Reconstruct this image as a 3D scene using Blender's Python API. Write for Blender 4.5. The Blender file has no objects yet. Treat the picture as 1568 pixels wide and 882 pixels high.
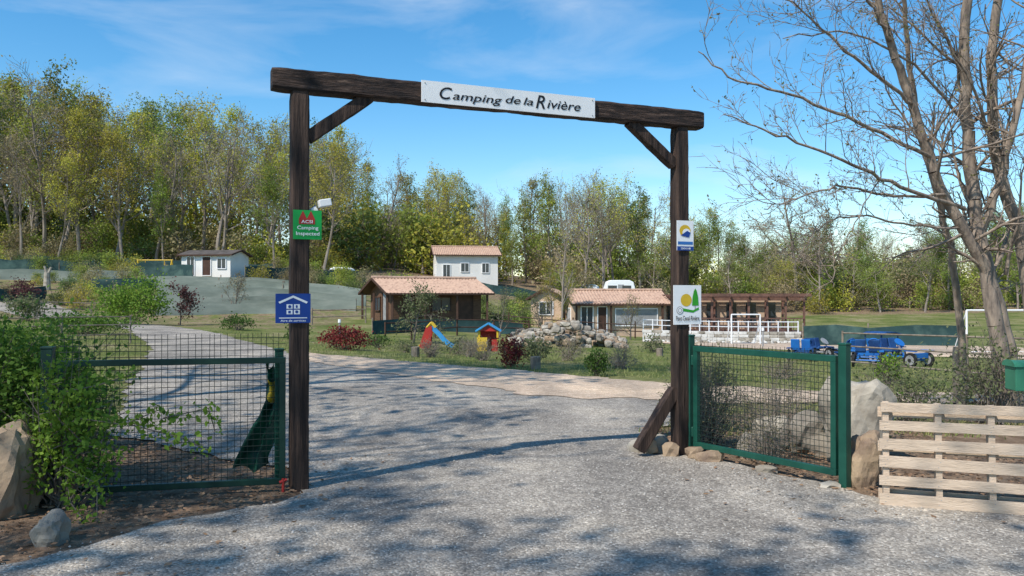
import bpy, math, random
import numpy as np
from mathutils import Vector, Matrix, noise, geometry
random.seed(7)
scene=bpy.context.scene
col=scene.collection
F=1250.0; CAMH=1.65; HZ=451.0
# bearing (column offset / focal) and distance -> ground plan coordinates
def X(u,d): return (u-784)/F*d
def Zh(v,d): return CAMH+(HZ-v)/F*d
# ---------------------------------------------------------------- terrain height
C=[]
for x in (-25,-12,-4,0,4,12,25):
    for y in (-20,0,8): C.append((x,y,0))
C+=[(-25,14,.2),(-8,16,0),(0,16,-.05),(8,16,-.1),(20,16,-.1),(-20,26,.3),(-9,26,0),(0,25,-.3),(8,25,-.45),(20,25,-.5),(35,25,-.5),
(-30,36,.7),(-16,35,.15),(-3,37,-.7),(8,40,-.9),(20,40,-.9),(40,40,-.9),(-21,53,0.1),(-36,58,1.6),(-5.4,50,-.2),(7,60,-1.3),(20,60,-1.4),(45,60,-1),
(-22,66,2.2),(-45,66,3.0),(-8,70,.8),(8,78,-.8),(25,80,-.8),(-29,80,3.4),(-55,80,4.6),(-6,100,3.2),(5,100,1.5),(25,100,.2),(60,100,.5),(-35,95,5),(-65,95,6.5),(-85,60,6),
(-90,130,11),(-40,130,8.5),(0,130,4.2),(40,130,1.8),(90,130,1.5),(-90,190,12),(-30,190,9),(20,190,4),(90,190,2)]
C=np.array(C,float); n=len(C)
def U(r2): return 0.5*r2*np.log(r2+1e-9)
d2=((C[:,None,:2]-C[None,:,:2])**2).sum(-1)
A=np.zeros((n+3,n+3)); A[:n,:n]=U(d2)+np.eye(n)*0.5; A[:n,n]=1; A[:n,n+1:]=C[:,:2]; A[n,:n]=1; A[n+1:,:n]=C[:,:2].T
Wt=np.linalg.solve(A,np.concatenate([C[:,2],[0,0,0]]))
def G(P):
    P=np.array(P,float).reshape(-1,2).copy()
    P[:,0]=np.clip(P[:,0],-90,90); P[:,1]=np.clip(P[:,1],-20,190)
    r=((P[:,None,:]-C[None,:,:2])**2).sum(-1)
    return U(r)@Wt[:n]+Wt[n]+P@Wt[n+1:]
def g(x,y): return float(G([(x,y)])[0])
# ---------------------------------------------------------------- materials
def newmat(name):
    m=bpy.data.materials.new(name); m.use_nodes=True; nt=m.node_tree
    return m,nt,nt.nodes['Principled BSDF'],nt.nodes['Material Output']
def c4(c): return (c[0],c[1],c[2],1)
def ramp(nt,fac,stops):
    r=nt.nodes.new('ShaderNodeValToRGB'); e=r.color_ramp.elements
    e[0].position=stops[0][0]; e[0].color=c4(stops[0][1]); e[1].position=stops[-1][0]; e[1].color=c4(stops[-1][1])
    for p,c in stops[1:-1]:
        k=e.new(p); k.color=c4(c)
    nt.links.new(fac,r.inputs[0]); return r.outputs[0]
def coords(nt,stretch=(1,1,1)):
    t=nt.nodes.new('ShaderNodeTexCoord'); mp=nt.nodes.new('ShaderNodeMapping'); mp.inputs['Scale'].default_value=stretch
    nt.links.new(t.outputs['Object'],mp.inputs[0]); return mp.outputs[0]
def nz(nt,co,scale,detail=5,rough=.6):
    k=nt.nodes.new('ShaderNodeTexNoise'); k.inputs['Scale'].default_value=scale; k.inputs['Detail'].default_value=detail; k.inputs['Roughness'].default_value=rough
    nt.links.new(co,k.inputs['Vector']); return k.outputs['Fac']
def mix(nt,f,a,b,mode='MIX'):
    k=nt.nodes.new('ShaderNodeMix'); k.data_type='RGBA'; k.blend_type=mode
    for s,v in ((0,f),(6,a),(7,b)):
        if hasattr(v,'is_linked') or hasattr(v,'links'): nt.links.new(v,k.inputs[s])
        else: k.inputs[s].default_value = v if s==0 else c4(v)
    return k.outputs[2]
def M(name,c1,c2=None,scale=6,rough=.8,bump=0,bscale=None,stretch=(1,1,1),lo=.35,hi=.65,metal=0,mid=None,spec=.3):
    m,nt,b,o=newmat(name); b.inputs['Roughness'].default_value=rough; b.inputs['Metallic'].default_value=metal; b.inputs['Specular IOR Level'].default_value=spec
    c2=c2 or tuple(x*.7 for x in c1); co=coords(nt,stretch)
    st=[(lo,c1),(hi,c2)]
    if mid: st.insert(1,((lo+hi)/2,mid))
    nt.links.new(ramp(nt,nz(nt,co,scale),st),b.inputs['Base Color'])
    if bump:
        bp=nt.nodes.new('ShaderNodeBump'); bp.inputs['Strength'].default_value=bump; bp.inputs['Distance'].default_value=.02
        nt.links.new(nz(nt,co,bscale or scale*4,8),bp.inputs['Height']); nt.links.new(bp.outputs[0],b.inputs['Normal'])
    return m
def leafmat(name,c1,c2,scale=.8,trans=.35,rand=.0):
    m,nt,b,o=newmat(name); b.inputs['Roughness'].default_value=.7; b.inputs['Specular IOR Level'].default_value=.2; co=coords(nt)
    colr=ramp(nt,nz(nt,co,scale,3),[(.35,c1),(.65,c2)])
    if rand:
        oi=nt.nodes.new('ShaderNodeObjectInfo'); h=nt.nodes.new('ShaderNodeHueSaturation')
        mr=nt.nodes.new('ShaderNodeMapRange'); mr.inputs[3].default_value=.5-rand*.25; mr.inputs[4].default_value=.5+rand*.15
        nt.links.new(oi.outputs['Random'],mr.inputs[0]); nt.links.new(mr.outputs[0],h.inputs['Hue'])
        mv=nt.nodes.new('ShaderNodeMath'); mv.operation='MULTIPLY_ADD'; mv.inputs[1].default_value=7.3; mv.inputs[2].default_value=0
        fr=nt.nodes.new('ShaderNodeMath'); fr.operation='FRACT'; nt.links.new(oi.outputs['Random'],mv.inputs[0]); nt.links.new(mv.outputs[0],fr.inputs[0])
        m2=nt.nodes.new('ShaderNodeMapRange'); m2.inputs[3].default_value=.65; m2.inputs[4].default_value=1.3
        nt.links.new(fr.outputs[0],m2.inputs[0]); nt.links.new(m2.outputs[0],h.inputs['Value'])
        nt.links.new(colr,h.inputs['Color']); colr=h.outputs[0]
    nt.links.new(colr,b.inputs['Base Color'])
    t=nt.nodes.new('ShaderNodeBsdfTranslucent'); nt.links.new(colr,t.inputs[0])
    ms=nt.nodes.new('ShaderNodeMixShader'); ms.inputs[0].default_value=trans
    nt.links.new(b.outputs[0],ms.inputs[1]); nt.links.new(t.outputs[0],ms.inputs[2]); nt.links.new(ms.outputs[0],o.inputs[0])
    return m
m_post=M('weathered_wood_post',(.018,.011,.009),(.10,.062,.045),3,.75,.8,9,(7,7,.5),.38,.75)
m_beam=M('weathered_wood_beam',(.02,.014,.012),(.27,.185,.14),3.4,.75,.9,9,(1.0,1.8,10),.43,.75,mid=(.065,.04,.03))
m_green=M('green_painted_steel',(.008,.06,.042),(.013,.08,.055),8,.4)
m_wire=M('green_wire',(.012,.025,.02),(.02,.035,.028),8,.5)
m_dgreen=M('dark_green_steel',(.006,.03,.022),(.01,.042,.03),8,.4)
m_white=M('white_paint',(.86,.86,.86),(.81,.81,.80),3,.5)
m_black=M('black_lettering',(.01,.01,.012),(.015,.015,.02),3,.5)
m_sgreen=M('sign_green',(.01,.36,.07),(.01,.32,.06),3,.4)
m_sblue=M('sign_blue',(.01,.05,.28),(.012,.06,.26),3,.4)
m_red=M('red_plastic',(.45,.04,.03),(.36,.03,.025),3,.5)
m_yellow=M('yellow_plastic',(.72,.48,.04),(.62,.40,.03),3,.5)
m_blue=M('blue_plastic',(.02,.13,.42),(.02,.16,.48),3,.4)
m_cblue=M('light_blue_plastic',(.05,.32,.62),(.05,.26,.55),3,.5)
m_navy=M('navy_canvas',(.01,.04,.14),(.02,.09,.26),3,.7)
m_pallet=M('pallet_wood',(.62,.49,.37),(.34,.27,.21),3,.85,.5,14,(1.5,1.5,9),.3,.75,mid=(.54,.42,.31))
m_rock=M('grey_rock',(.34,.30,.24),(.15,.13,.11),3,.9,.9,9)
m_rock2=M('tan_rock',(.42,.31,.20),(.20,.14,.10),3,.9,.9,9)
m_lrock=M('pale_limestone',(.48,.43,.35),(.22,.19,.15),2.5,.9,.9,8)
m_bark=M('grey_bark',(.20,.17,.14),(.09,.075,.06),4,.9,.8,12,(3,3,.7))
m_barkl=M('smooth_bark',(.38,.30,.23),(.15,.12,.10),5,.85,.5,16,(3,3,.7))
m_twig=M('forest_bark',(.32,.27,.22),(.19,.155,.125),.4,.9)
m_peach=M('peach_render',(.62,.45,.31),(.52,.37,.26),.8,.9,.2,20)
m_wwall=M('white_render',(.80,.78,.73),(.72,.70,.65),.6,.9,.2,20)
m_bwall=M('brown_boards',(.16,.085,.05),(.09,.05,.03),3,.8,.3,9,(1,1,6))
m_dwood=M('dark_brown_wood',(.09,.045,.03),(.055,.03,.02),3,.7)
m_tile=M('terracotta_tiles',(.55,.37,.26),(.30,.18,.13),4,.85,.4,14,lo=.3,hi=.7,mid=(.48,.32,.23))
m_groof=M('grey_roofing',(.12,.10,.09),(.07,.06,.05),2,.8)
m_glass=M('window_glass',(.03,.04,.05),(.05,.06,.07),1,.1,spec=.5)
m_grey=M('grey_metal',(.34,.34,.34),(.24,.24,.24),3,.5)
m_tyre=M('tyre_rubber',(.015,.015,.015),(.02,.02,.02),3,.8)
m_teal=M('green_windbreak_net',(.035,.085,.085),(.08,.14,.12),.6,.9,lo=.3,hi=.7,mid=(.02,.05,.05))
m_teal2=M('green_ground_cover',(.16,.19,.16),(.30,.32,.27),.5,.95,.3,3,(1,1,3),.3,.7,mid=(.22,.25,.21))
m_logw=M('grey_fence_wood',(.30,.25,.19),(.17,.13,.10),5,.9,.3)
m_tarp=M('green_tarpaulin',(.012,.10,.06),(.005,.03,.022),7,.5,.6,8)
l_green=leafmat('fresh_green_leaves',(.15,.25,.035),(.075,.15,.025),2)
l_bright=leafmat('bright_green_leaves',(.21,.33,.04),(.12,.21,.03),2)
l_dark=leafmat('dark_green_leaves',(.05,.11,.022),(.09,.15,.03),2)
l_red=leafmat('red_leaves',(.27,.04,.035),(.13,.035,.03),3)
l_purple=leafmat('purple_leaves',(.15,.06,.06),(.09,.045,.04),2)
l_dry=leafmat('dry_twig_foliage',(.34,.27,.16),(.18,.17,.08),2)
l_sage=leafmat('sage_leaves',(.21,.22,.11),(.12,.15,.06),2)
l_bud=leafmat('bud_leaves',(.28,.22,.09),(.17,.20,.06),2)
f_yel=leafmat('forest_leaves_yellow',(.52,.47,.07),(.36,.37,.06),.35,.35,.10)
f_grn=leafmat('forest_leaves_green',(.30,.36,.06),(.17,.23,.05),.35,.35,.10)
f_brn=leafmat('forest_leaves_brown',(.40,.33,.18),(.26,.25,.10),.35,.3,.10)
f_drk=leafmat('forest_leaves_dark',(.09,.14,.04),(.15,.20,.05),.35,.3,.10)
l_grass=leafmat('grass_blades',(.20,.25,.07),(.32,.30,.13),1.2,.3)
l_litter=leafmat('dead_leaves',(.22,.13,.08),(.36,.24,.15),5,.15)
# gravel
def gravel(name,cA,cB,cC,sc=55,patch=.5,bump=.8,lowp=(.62,.60,.58)):
    m,nt,b,o=newmat(name); b.inputs['Roughness'].default_value=.95; b.inputs['Specular IOR Level'].default_value=.15; co=coords(nt)
    v=nt.nodes.new('ShaderNodeTexVoronoi'); v.inputs['Scale'].default_value=sc; nt.links.new(co,v.inputs['Vector'])
    sp=nt.nodes.new('ShaderNodeSeparateColor'); nt.links.new(v.outputs['Color'],sp.inputs[0])
    stone=ramp(nt,sp.outputs[0],[(0,cA),(.5,cB),(.9,cC),(1,tuple(min(.8,x*1.4) for x in cC))])
    p=ramp(nt,nz(nt,co,patch,6,.65),[(.32,lowp),(.5,(.93,.91,.88)),(.68,(1.22,1.17,1.08))])
    p2=ramp(nt,nz(nt,co,6,6,.7),[(.3,(.75,.75,.75)),(.7,(1.18,1.18,1.18))])
    cs=coords(nt,(.9,.16,1)); p3=ramp(nt,nz(nt,cs,1.3,4,.5),[(.38,(.80,.80,.80)),(.62,(1.12,1.10,1.07))])
    c=mix(nt,1.0,stone,p,'MULTIPLY'); c=mix(nt,1.0,c,p2,'MULTIPLY'); c=mix(nt,1.0,c,p3,'MULTIPLY')
    nt.links.new(c,b.inputs['Base Color'])
    bp=nt.nodes.new('ShaderNodeBump'); bp.inputs['Strength'].default_value=bump; bp.inputs['Distance'].default_value=.010
    nt.links.new(v.outputs['Distance'],bp.inputs['Height']); bp.invert=True
    bp2=nt.nodes.new('ShaderNodeBump'); bp2.inputs['Strength'].default_value=.5; bp2.inputs['Distance'].default_value=.03
    nt.links.new(nz(nt,co,9,8,.7),bp2.inputs['Height']); nt.links.new(bp.outputs[0],bp2.inputs['Normal'])
    nt.links.new(bp2.outputs[0],b.inputs['Normal']); return m
m_gravel=gravel('grey_gravel',(.23,.21,.185),(.35,.32,.285),(.48,.445,.395),60,bump=.7)
m_pink=gravel('pink_gravel',(.44,.33,.24),(.58,.45,.34),(.66,.53,.42),60,.4,.5,(.8,.78,.76))
# terrain material
def terrain_mat():
    m,nt,b,o=newmat('ground_cover'); b.inputs['Roughness'].default_value=.95; b.inputs['Specular IOR Level'].default_value=.1; co=coords(nt)
    n1=nz(nt,co,.35,7,.65); n2=nz(nt,co,5,8,.7)
    gr=ramp(nt,n1,[(.3,(.075,.105,.025)),(.45,(.14,.165,.045)),(.58,(.22,.21,.085)),(.68,(.33,.27,.16))])
    gr=mix(nt,1.0,gr,ramp(nt,n2,[(.3,(.6,.6,.6)),(.7,(1.3,1.3,1.3))]),'MULTIPLY')
    di=ramp(nt,n2,[(.3,(.11,.07,.045)),(.5,(.24,.165,.11)),(.7,(.42,.31,.21))])
    at=nt.nodes.new('ShaderNodeAttribute'); at.attribute_name='dirt'
    ad=nt.nodes.new('ShaderNodeMath'); ad.operation='ADD'; nt.links.new(at.outputs['Fac'],ad.inputs[0])
    sb=nt.nodes.new('ShaderNodeMath'); sb.operation='MULTIPLY_ADD'; sb.inputs[1].default_value=1.2; sb.inputs[2].default_value=-.6
    nt.links.new(nz(nt,co,1.5,6,.7),sb.inputs[0]); nt.links.new(sb.outputs[0],ad.inputs[1])
    f=ramp(nt,ad.outputs[0],[(.4,(0,0,0)),(.6,(1,1,1))])
    nt.links.new(mix(nt,f,gr,di),b.inputs['Base Color'])
    bp=nt.nodes.new('ShaderNodeBump'); bp.inputs['Strength'].default_value=.8; bp.inputs['Distance'].default_value=.06
    nt.links.new(nz(nt,co,14,8,.75),bp.inputs['Height']); nt.links.new(bp.outputs[0],b.inputs['Normal']); return m
m_ter=terrain_mat()
# ---------------------------------------------------------------- mesh helpers
def mkobj(name,verts,faces,mats,mi=None,parent=None,smooth=False):
    me=bpy.data.meshes.new(name); me.from_pydata(verts if isinstance(verts,list) else verts.tolist(),[],faces if isinstance(faces,list) else faces.tolist())
    for m in (mats if isinstance(mats,(list,tuple)) else [mats]): me.materials.append(m)
    if mi is not None: me.polygons.foreach_set('material_index',np.array(mi,dtype=np.int32))
    if smooth: me.polygons.foreach_set('use_smooth',np.ones(len(me.polygons),bool))
    me.update()
    ob=bpy.data.objects.new(name,me); col.objects.link(ob)
    if parent: ob.parent=parent
    return ob
def empty(name):
    e=bpy.data.objects.new(name,None); e.empty_display_size=.2; col.objects.link(e); return e
class MB:
    def __init__(s): s.v=[]; s.f=[]; s.m=[]
    def add(s,vs,fs,mi=0):
        b=len(s.v); s.v+= [tuple(map(float,p)) for p in vs]; s.f+=[[b+i for i in f] for f in fs]; s.m+=[mi]*len(fs); return s
    def frame(s,o,ax,ay,az,mi=0):
        o,ax,ay,az=map(Vector,(o,ax,ay,az)); P=[]
        for i in (-.5,.5):
            for j in (-.5,.5):
                for k in (-.5,.5): P.append(o+ax*i+ay*j+az*k)
        return s.add(P,[(0,1,3,2),(4,6,7,5),(0,4,5,1),(2,3,7,6),(0,2,6,4),(1,5,7,3)],mi)
    def box(s,c,size,rz=0,mi=0):
        cz,sz=math.cos(rz),math.sin(rz)
        return s.frame(c,(cz*size[0],sz*size[0],0),(-sz*size[1],cz*size[1],0),(0,0,size[2]),mi)
    def beam(s,p0,p1,w,h,mi=0,up=(0,0,1)):
        p0,p1=Vector(p0),Vector(p1); d=p1-p0; up=Vector(up)
        if abs(d.normalized().dot(up))>.98: up=Vector((0,1,0))
        a=d.cross(up).normalized(); b=a.cross(d).normalized()
        return s.frame((p0+p1)/2,d,a*w,b*h,mi)
    def rbeam(s,p0,p1,w,h,mi=0,up=(0,0,1),seg=24,j=.003,seed=0):
        p0,p1=Vector(p0),Vector(p1); d=p1-p0; up=Vector(up)
        if abs(d.normalized().dot(up))>.98: up=Vector((0,1,0)) if abs(d.normalized().z)>.9 else Vector((1,0,0))
        a=d.cross(up).normalized(); b=a.cross(d).normalized(); k=.10
        prof=[(-.5,-.5+k),(-.5+k,-.5),(0,-.5),(.5-k,-.5),(.5,-.5+k),(.5,0),(.5,.5-k),(.5-k,.5),(0,.5),(-.5+k,.5),(-.5,.5-k),(-.5,0)]
        vs=[];fs=[];N=len(prof)
        for i in range(seg+1):
            t=i/seg; c=p0+d*t; e=.93 if i in(0,seg) else 1
            for q,(x,y) in enumerate(prof):
                nn=noise.noise(Vector((q*1.7+seed*9,t*d.length*2.5,seed)))*j*1.6+noise.noise(Vector((q*3.1,t*d.length*11,seed+5)))*j*1.3
                vs.append(c+a*(x*w*e+nn*(1 if x>0 else -1))+b*(y*h*e+nn*(1 if y>0 else -1)))
        for i in range(seg):
            for q in range(N):
                fs.append((i*N+q,i*N+(q+1)%N,(i+1)*N+(q+1)%N,(i+1)*N+q))
        fs.append(tuple(range(N-1,-1,-1))); fs.append(tuple(seg*N+q for q in range(N)))
        return s.add(vs,fs,mi)
    def tube(s,p0,p1,r0,r1=None,n=8,mi=0,cap=True):
        r1=r0 if r1 is None else r1; p0,p1=Vector(p0),Vector(p1); d=(p1-p0).normalized()
        up=Vector((0,0,1)) if abs(d.z)<.9 else Vector((1,0,0)); a=d.cross(up).normalized(); b=a.cross(d)
        vs=[p0+(a*math.cos(t)+b*math.sin(t))*r0 for t in [2*math.pi*i/n for i in range(n)]]+[p1+(a*math.cos(t)+b*math.sin(t))*r1 for t in [2*math.pi*i/n for i in range(n)]]
        fs=[(i,(i+1)%n,n+(i+1)%n,n+i) for i in range(n)]
        if cap: fs+=[tuple(range(n-1,-1,-1)),tuple(range(n,2*n))]
        return s.add(vs,fs,mi)
    def path(s,pts,r,n=6,mi=0):
        for a,b in zip(pts[:-1],pts[1:]): s.tube(a,b,r,r,n,mi)
        return s
    def disc(s,c,nrm,r,th,mi=0,n=20):
        c=Vector(c); nrm=Vector(nrm).normalized(); return s.tube(c-nrm*th/2,c+nrm*th/2,r,r,n,mi)
    def ob(s,name,mats,parent=None,bevel=0,smooth=False):
        o=mkobj(name,s.v,s.f,mats,s.m,parent,smooth)
        if bevel:
            b=o.modifiers.new('bevel','BEVEL'); b.width=bevel; b.segments=2; b.limit_method='ANGLE'
        return o
def tubes(S,n):
    S=np.array(S); p0=S[:,:3];p1=S[:,3:6]; d=p1-p0; L=np.linalg.norm(d,axis=1,keepdims=True)+1e-9; d=d/L
    ref=np.where(np.abs(d[:,2:3])<.9,np.array([[0,0,1.]]),np.array([[1.,0,0]])); a=np.cross(d,ref); a/=np.linalg.norm(a,axis=1,keepdims=True); b=np.cross(a,d)
    t=np.arange(n)*2*np.pi/n
    ring=a[:,None,:]*np.cos(t)[None,:,None]+b[:,None,:]*np.sin(t)[None,:,None]
    V=np.stack([p0[:,None]+ring*S[:,6][:,None,None],p1[:,None]+ring*S[:,7][:,None,None]],1).reshape(-1,3)
    base=(np.arange(len(S))*2*n)[:,None]; i=np.arange(n)[None]; j=(i+1)%n
    Fc=np.stack([base+i,base+j,base+n+j,base+n+i],-1).reshape(-1,4)
    return V,Fc
def leaves(P,size,rng,asp=.6,jit=.4,upb=0):
    N=len(P); a=rng.normal(size=(N,3)); a[:,2]+=upb; a/=np.linalg.norm(a,axis=1,keepdims=True); b=np.cross(a,rng.normal(size=(N,3))); b/=np.linalg.norm(b,axis=1,keepdims=True)
    s=size*(1+jit*rng.uniform(-1,1,(N,1))); a=a*s*.5; b=b*s*.5*asp
    V=np.stack([P-a,P+b-a*.1,P+a,P-b-a*.1],1).reshape(-1,3)
    return V,np.arange(N*4).reshape(-1,4)
def merge(parts):
    V=[];Fc=[];mi=[];o=0
    for v,f,m in parts:
        V.append(v);Fc.append(f+o);mi+= [m]*len(f);o+=len(v)
    return np.concatenate(V),np.concatenate(Fc),mi
def unit(v): return v/(np.linalg.norm(v)+1e-9)
def grow(rng,S,tips,p,d,L,r,lev,cfg):
    nseg=cfg['seg'][lev]; pts=[p.copy()]; dirs=[d]; rr=[r]; sl=L/nseg; endr=cfg['taper'][lev]
    for i in range(nseg):
        d=unit(d+rng.normal(size=3)*cfg['gn'][lev]+np.array([0,0,cfg['up'][lev]])); q=pts[-1]+d*sl
        r2=r*(1-(1-endr)*(i+1)/nseg); S[lev].append((*pts[-1],*q,rr[-1],r2)); pts.append(q); dirs.append(d); rr.append(r2)
    if lev>=cfg['max']:
        tips+=pts[1:]; return
    nb=cfg['nb'][lev]; st=cfg['start'][lev]
    for k in range(nb):
        t=st+(1-st)*(k+rng.uniform(0,1))/nb; x=t*nseg; i=min(int(x),nseg-1); f=x-i
        pp=pts[i]*(1-f)+pts[i+1]*f; dd=dirs[i+1]; az=rng.uniform(0,2*np.pi)
        a=unit(np.cross(dd,np.array([.3,.5,.8])+rng.normal(size=3)*.1)); b=np.cross(dd,a)
        ang=cfg['ang'][lev]*rng.uniform(.7,1.25); nd=unit(dd*math.cos(ang)+(a*math.cos(az)+b*math.sin(az))*math.sin(ang))
        ln=L*cfg['rat'][lev]*rng.uniform(.65,1.2)*(1-.55*(t-st)/(1-st+1e-6)) if lev==0 else L*cfg['rat'][lev]*rng.uniform(.6,1.2)
        grow(rng,S,tips,pp,nd,ln,max((rr[i]*(1-f)+rr[i+1]*f)*cfg['rr'],cfg['minr']),lev+1,cfg)
def treemesh(name,seed,H,nleaf,lsize,leafm,bark,cfg,r0=.2,jit=.25):
    rng=np.random.default_rng(seed); S=[[] for _ in range(6)]; tips=[]
    grow(rng,S,tips,np.array([0,0,-.3]),np.array([0,0,1.]),H,r0,0,cfg)
    parts=[]
    for l,s in enumerate(S):
        if s:
            v,f=tubes(s,7 if l==0 else (5 if l==1 else 3)); parts.append((v,f,0))
    tips=np.array(tips)
    if nleaf:
        P=tips[rng.integers(0,len(tips),nleaf)]+rng.normal(size=(nleaf,3))*jit
        v,f=leaves(P,lsize,rng); parts.append((v,f,1))
    V,Fc,mi=merge(parts)
    me=bpy.data.meshes.new(name); me.from_pydata(V.tolist(),[],Fc.tolist()); me.materials.append(bark); me.materials.append(leafm)
    me.polygons.foreach_set('material_index',np.array(mi,dtype=np.int32)); me.update(); top=float(np.percentile(tips[:,2],99.5))
    return me,top
def inst(name,me,loc,s,rz,parent=None,sz=None):
    o=bpy.data.objects.new(name,me); o.location=loc; o.scale=(s,s,sz or s); o.rotation_euler=(0,0,rz); col.objects.link(o)
    if parent: o.parent=parent
    return o
def bush(name,c,rad,nl,ls,lm,stem=m_bark,seed=0,clump=22,nst=26,asp=.6,spread=.16,sr=.006):
    rng=np.random.default_rng(seed); c=np.array(c,float); rad=np.array(rad)
    cc=rng.normal(size=(clump,3)); cc/=np.linalg.norm(cc,axis=1,keepdims=True); cc*=rng.uniform(.35,1,(clump,1))**.6; cc[:,2]=np.abs(cc[:,2])*1.6-.5; cc=np.clip(cc,-1,1)
    ctr=c+np.array([0,0,rad[2]])+cc*rad
    w=rng.integers(0,clump,nl); P=ctr[w]+rng.normal(size=(nl,3))*rad*spread*1.6
    P[:,2]=np.maximum(P[:,2],c[2]+.02)
    v,f=leaves(P,ls,rng,asp); parts=[(v,f,1)]; S=[]
    for i in range(nst):
        q=ctr[i%clump]+rng.normal(size=3)*rad*.15; b=c+rng.normal(size=3)*np.array([.15,.15,0])*rad; mid=(b+q)/2+rng.normal(size=3)*rad*.12
        S+=[(*b,*mid,sr*1.6,sr),(*mid,*q,sr,sr*.5)]
        for k in range(3):
            t=q+rng.normal(size=3)*rad*.3; S.append((*(mid*.4+q*.6),*t,sr*.6,sr*.25))
    v,f=tubes(S,4); parts.append((v,f,0)); V,Fc,mi=merge(parts)
    return mkobj(name,V,Fc,[stem,lm],mi)
def rockmesh(seed,size,c,sub=3):
    import bmesh
    bm=bmesh.new(); bmesh.ops.create_icosphere(bm,subdivisions=sub,radius=1); off=Vector((seed*3.3,seed*1.7,seed))
    V=[]
    for v in bm.verts:
        p=v.co; k=1+.45*noise.noise(p*.9+off)+.18*noise.noise(p*2.3+off)+.07*noise.noise(p*6+off)+.04*noise.noise(p*14+off)
        q=Vector([max(-.78,min(.78,t)) for t in p])*k*1.15
        V.append((q.x*size[0]+c[0],q.y*size[1]+c[1],q.z*size[2]+c[2]))
    Fc=[[v.index for v in f.verts] for f in bm.faces]; bm.free(); return V,Fc
def rock(name,c,size,seed,mat=m_rock):
    V,Fc=rockmesh(seed,size,c,4); return mkobj(name,V,Fc,mat,None,None,False)
def rocks(name,lst,mats):
    mb=MB()
    for i,(c,s) in enumerate(lst):
        V,Fc=rockmesh(i+1.5,s,c,2); mb.add(V,Fc,i%len(mats))
    return mb.ob(name,mats)
def inpoly(P,poly):
    P=np.asarray(P); ins=np.zeros(len(P),bool); n=len(poly)
    for i in range(n):
        x1,y1=poly[i];x2,y2=poly[(i+1)%n]
        if y1==y2: continue
        c=((y1>P[:,1])!=(y2>P[:,1]))&(P[:,0]<(x2-x1)*(P[:,1]-y1)/(y2-y1)+x1); ins^=c
    return ins
def sheet(name,poly,mat,off,step=.5,jit=.12):
    rng=np.random.default_rng(5); B=[]
    for i in range(len(poly)):
        a=np.array(poly[i],float);b=np.array(poly[(i+1)%len(poly)],float); k=max(1,int(np.linalg.norm(b-a)/.16))
        for t in range(k):
            q=a+(b-a)*t/k; w=noise.noise(Vector((q[0]*1.3,q[1]*1.3,0)))*jit*2+noise.noise(Vector((q[0]*6,q[1]*6,3)))*jit
            nn=np.array([-(b-a)[1],(b-a)[0]]); nn/=np.linalg.norm(nn); B.append(q+nn*w)
    B=np.array(B); lo=B.min(0);hi=B.max(0)
    gx,gy=np.meshgrid(np.arange(lo[0],hi[0],step),np.arange(lo[1],hi[1],step)); P=np.stack([gx.ravel(),gy.ravel()],1)+rng.uniform(-.05,.05,(gx.size,2)); P=P[inpoly(P,B.tolist())]
    allp=[Vector(p) for p in np.concatenate([B,P]).tolist()]; e=[(i,(i+1)%len(B)) for i in range(len(B))]
    r=geometry.delaunay_2d_cdt(allp,e,[list(range(len(B)))],1,1e-4)
    V2=np.array([tuple(v) for v in r[0]]); z=G(V2)+off
    V=np.concatenate([V2,z[:,None]],1)
    return mkobj(name,V,[list(f) for f in r[2]],mat,None,None,True)
# ---------------------------------------------------------------- ground
def axis(brk):
    out=[brk[0][0]]
    for (a,st),(b,_) in zip(brk[:-1],brk[1:]):
        k=max(1,round((b-a)/st)); out+= [a+(b-a)*(i+1)/k for i in range(k)]
    return out
xs=axis([(-2500,600),(-700,150),(-250,25),(-110,3),(-30,1),(-10,.5),(12,1),(35,3),(110,25),(250,150),(700,600),(2500,1)])
ys=axis([(-2000,600),(-200,40),(-20,1),(0,.5),(24,1),(70,2.5),(150,10),(200,150),(800,600),(3000,1)])
gx,gy=np.meshgrid(xs,ys); P=np.stack([gx.ravel(),gy.ravel()],1); z=G(P)
nx,ny=len(xs),len(ys); idx=np.arange(nx*ny).reshape(ny,nx)
Fc=np.stack([idx[:-1,:-1],idx[:-1,1:],idx[1:,1:],idx[1:,:-1]],-1).reshape(-1,4)
ter=mkobj('ground',np.concatenate([P,z[:,None]],1),Fc,m_ter,None,None,True)
dirt=np.zeros(len(P))
dirt=np.maximum(dirt,np.clip((P[:,1]-80)/12,0,.6))
near=(P[:,1]<9.8)&(P[:,1]>-30)&(np.abs(P[:,0])<14); dirt[near]=1
near2=(P[:,1]>=9.8)&(P[:,1]<12)&(P[:,0]>1)&(P[:,0]<7); dirt[near2]=.55
slope=(P[:,1]>42)&(P[:,1]<84)&(P[:,0]<-10); dirt[slope]=np.maximum(dirt[slope],.48)
at=ter.data.attributes.new('dirt','FLOAT','POINT'); at.data.foreach_set('value',dirt.astype(np.float32))
grey_poly=[(-3.2,4.8),(-8,3.6),(-14,-12),(14,-12),(9,5.0),(4.4,5.75),(2.95,6.55),(1.95,8.1),(1.35,8.9),(1.5,9.6),(2.6,11.2),(3.1,12.7),(.4,13.6),(-2.2,17),(-5,20.5),(-6.9,24.5),(-12.5,35),(-19,44),(-32,56),(-46,61),(-48,57),(-33,51),(-21,41),(-16.2,34.5),(-10.6,24),(-6.6,14),(-4.6,9.4),(-1.95,7.6),(-1.75,6.55),(-2.5,5.9)]
pink_poly=[(-6.2,24.2),(-2.4,21),(.24,18.5),(3,15.7),(5.6,14.1),(10,13.7),(16,14),(16,12.9),(9,12.4),(4.9,12.5),(3.0,12.5),(.4,13.4),(-2.2,16.8),(-5,20.3)]
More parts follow.
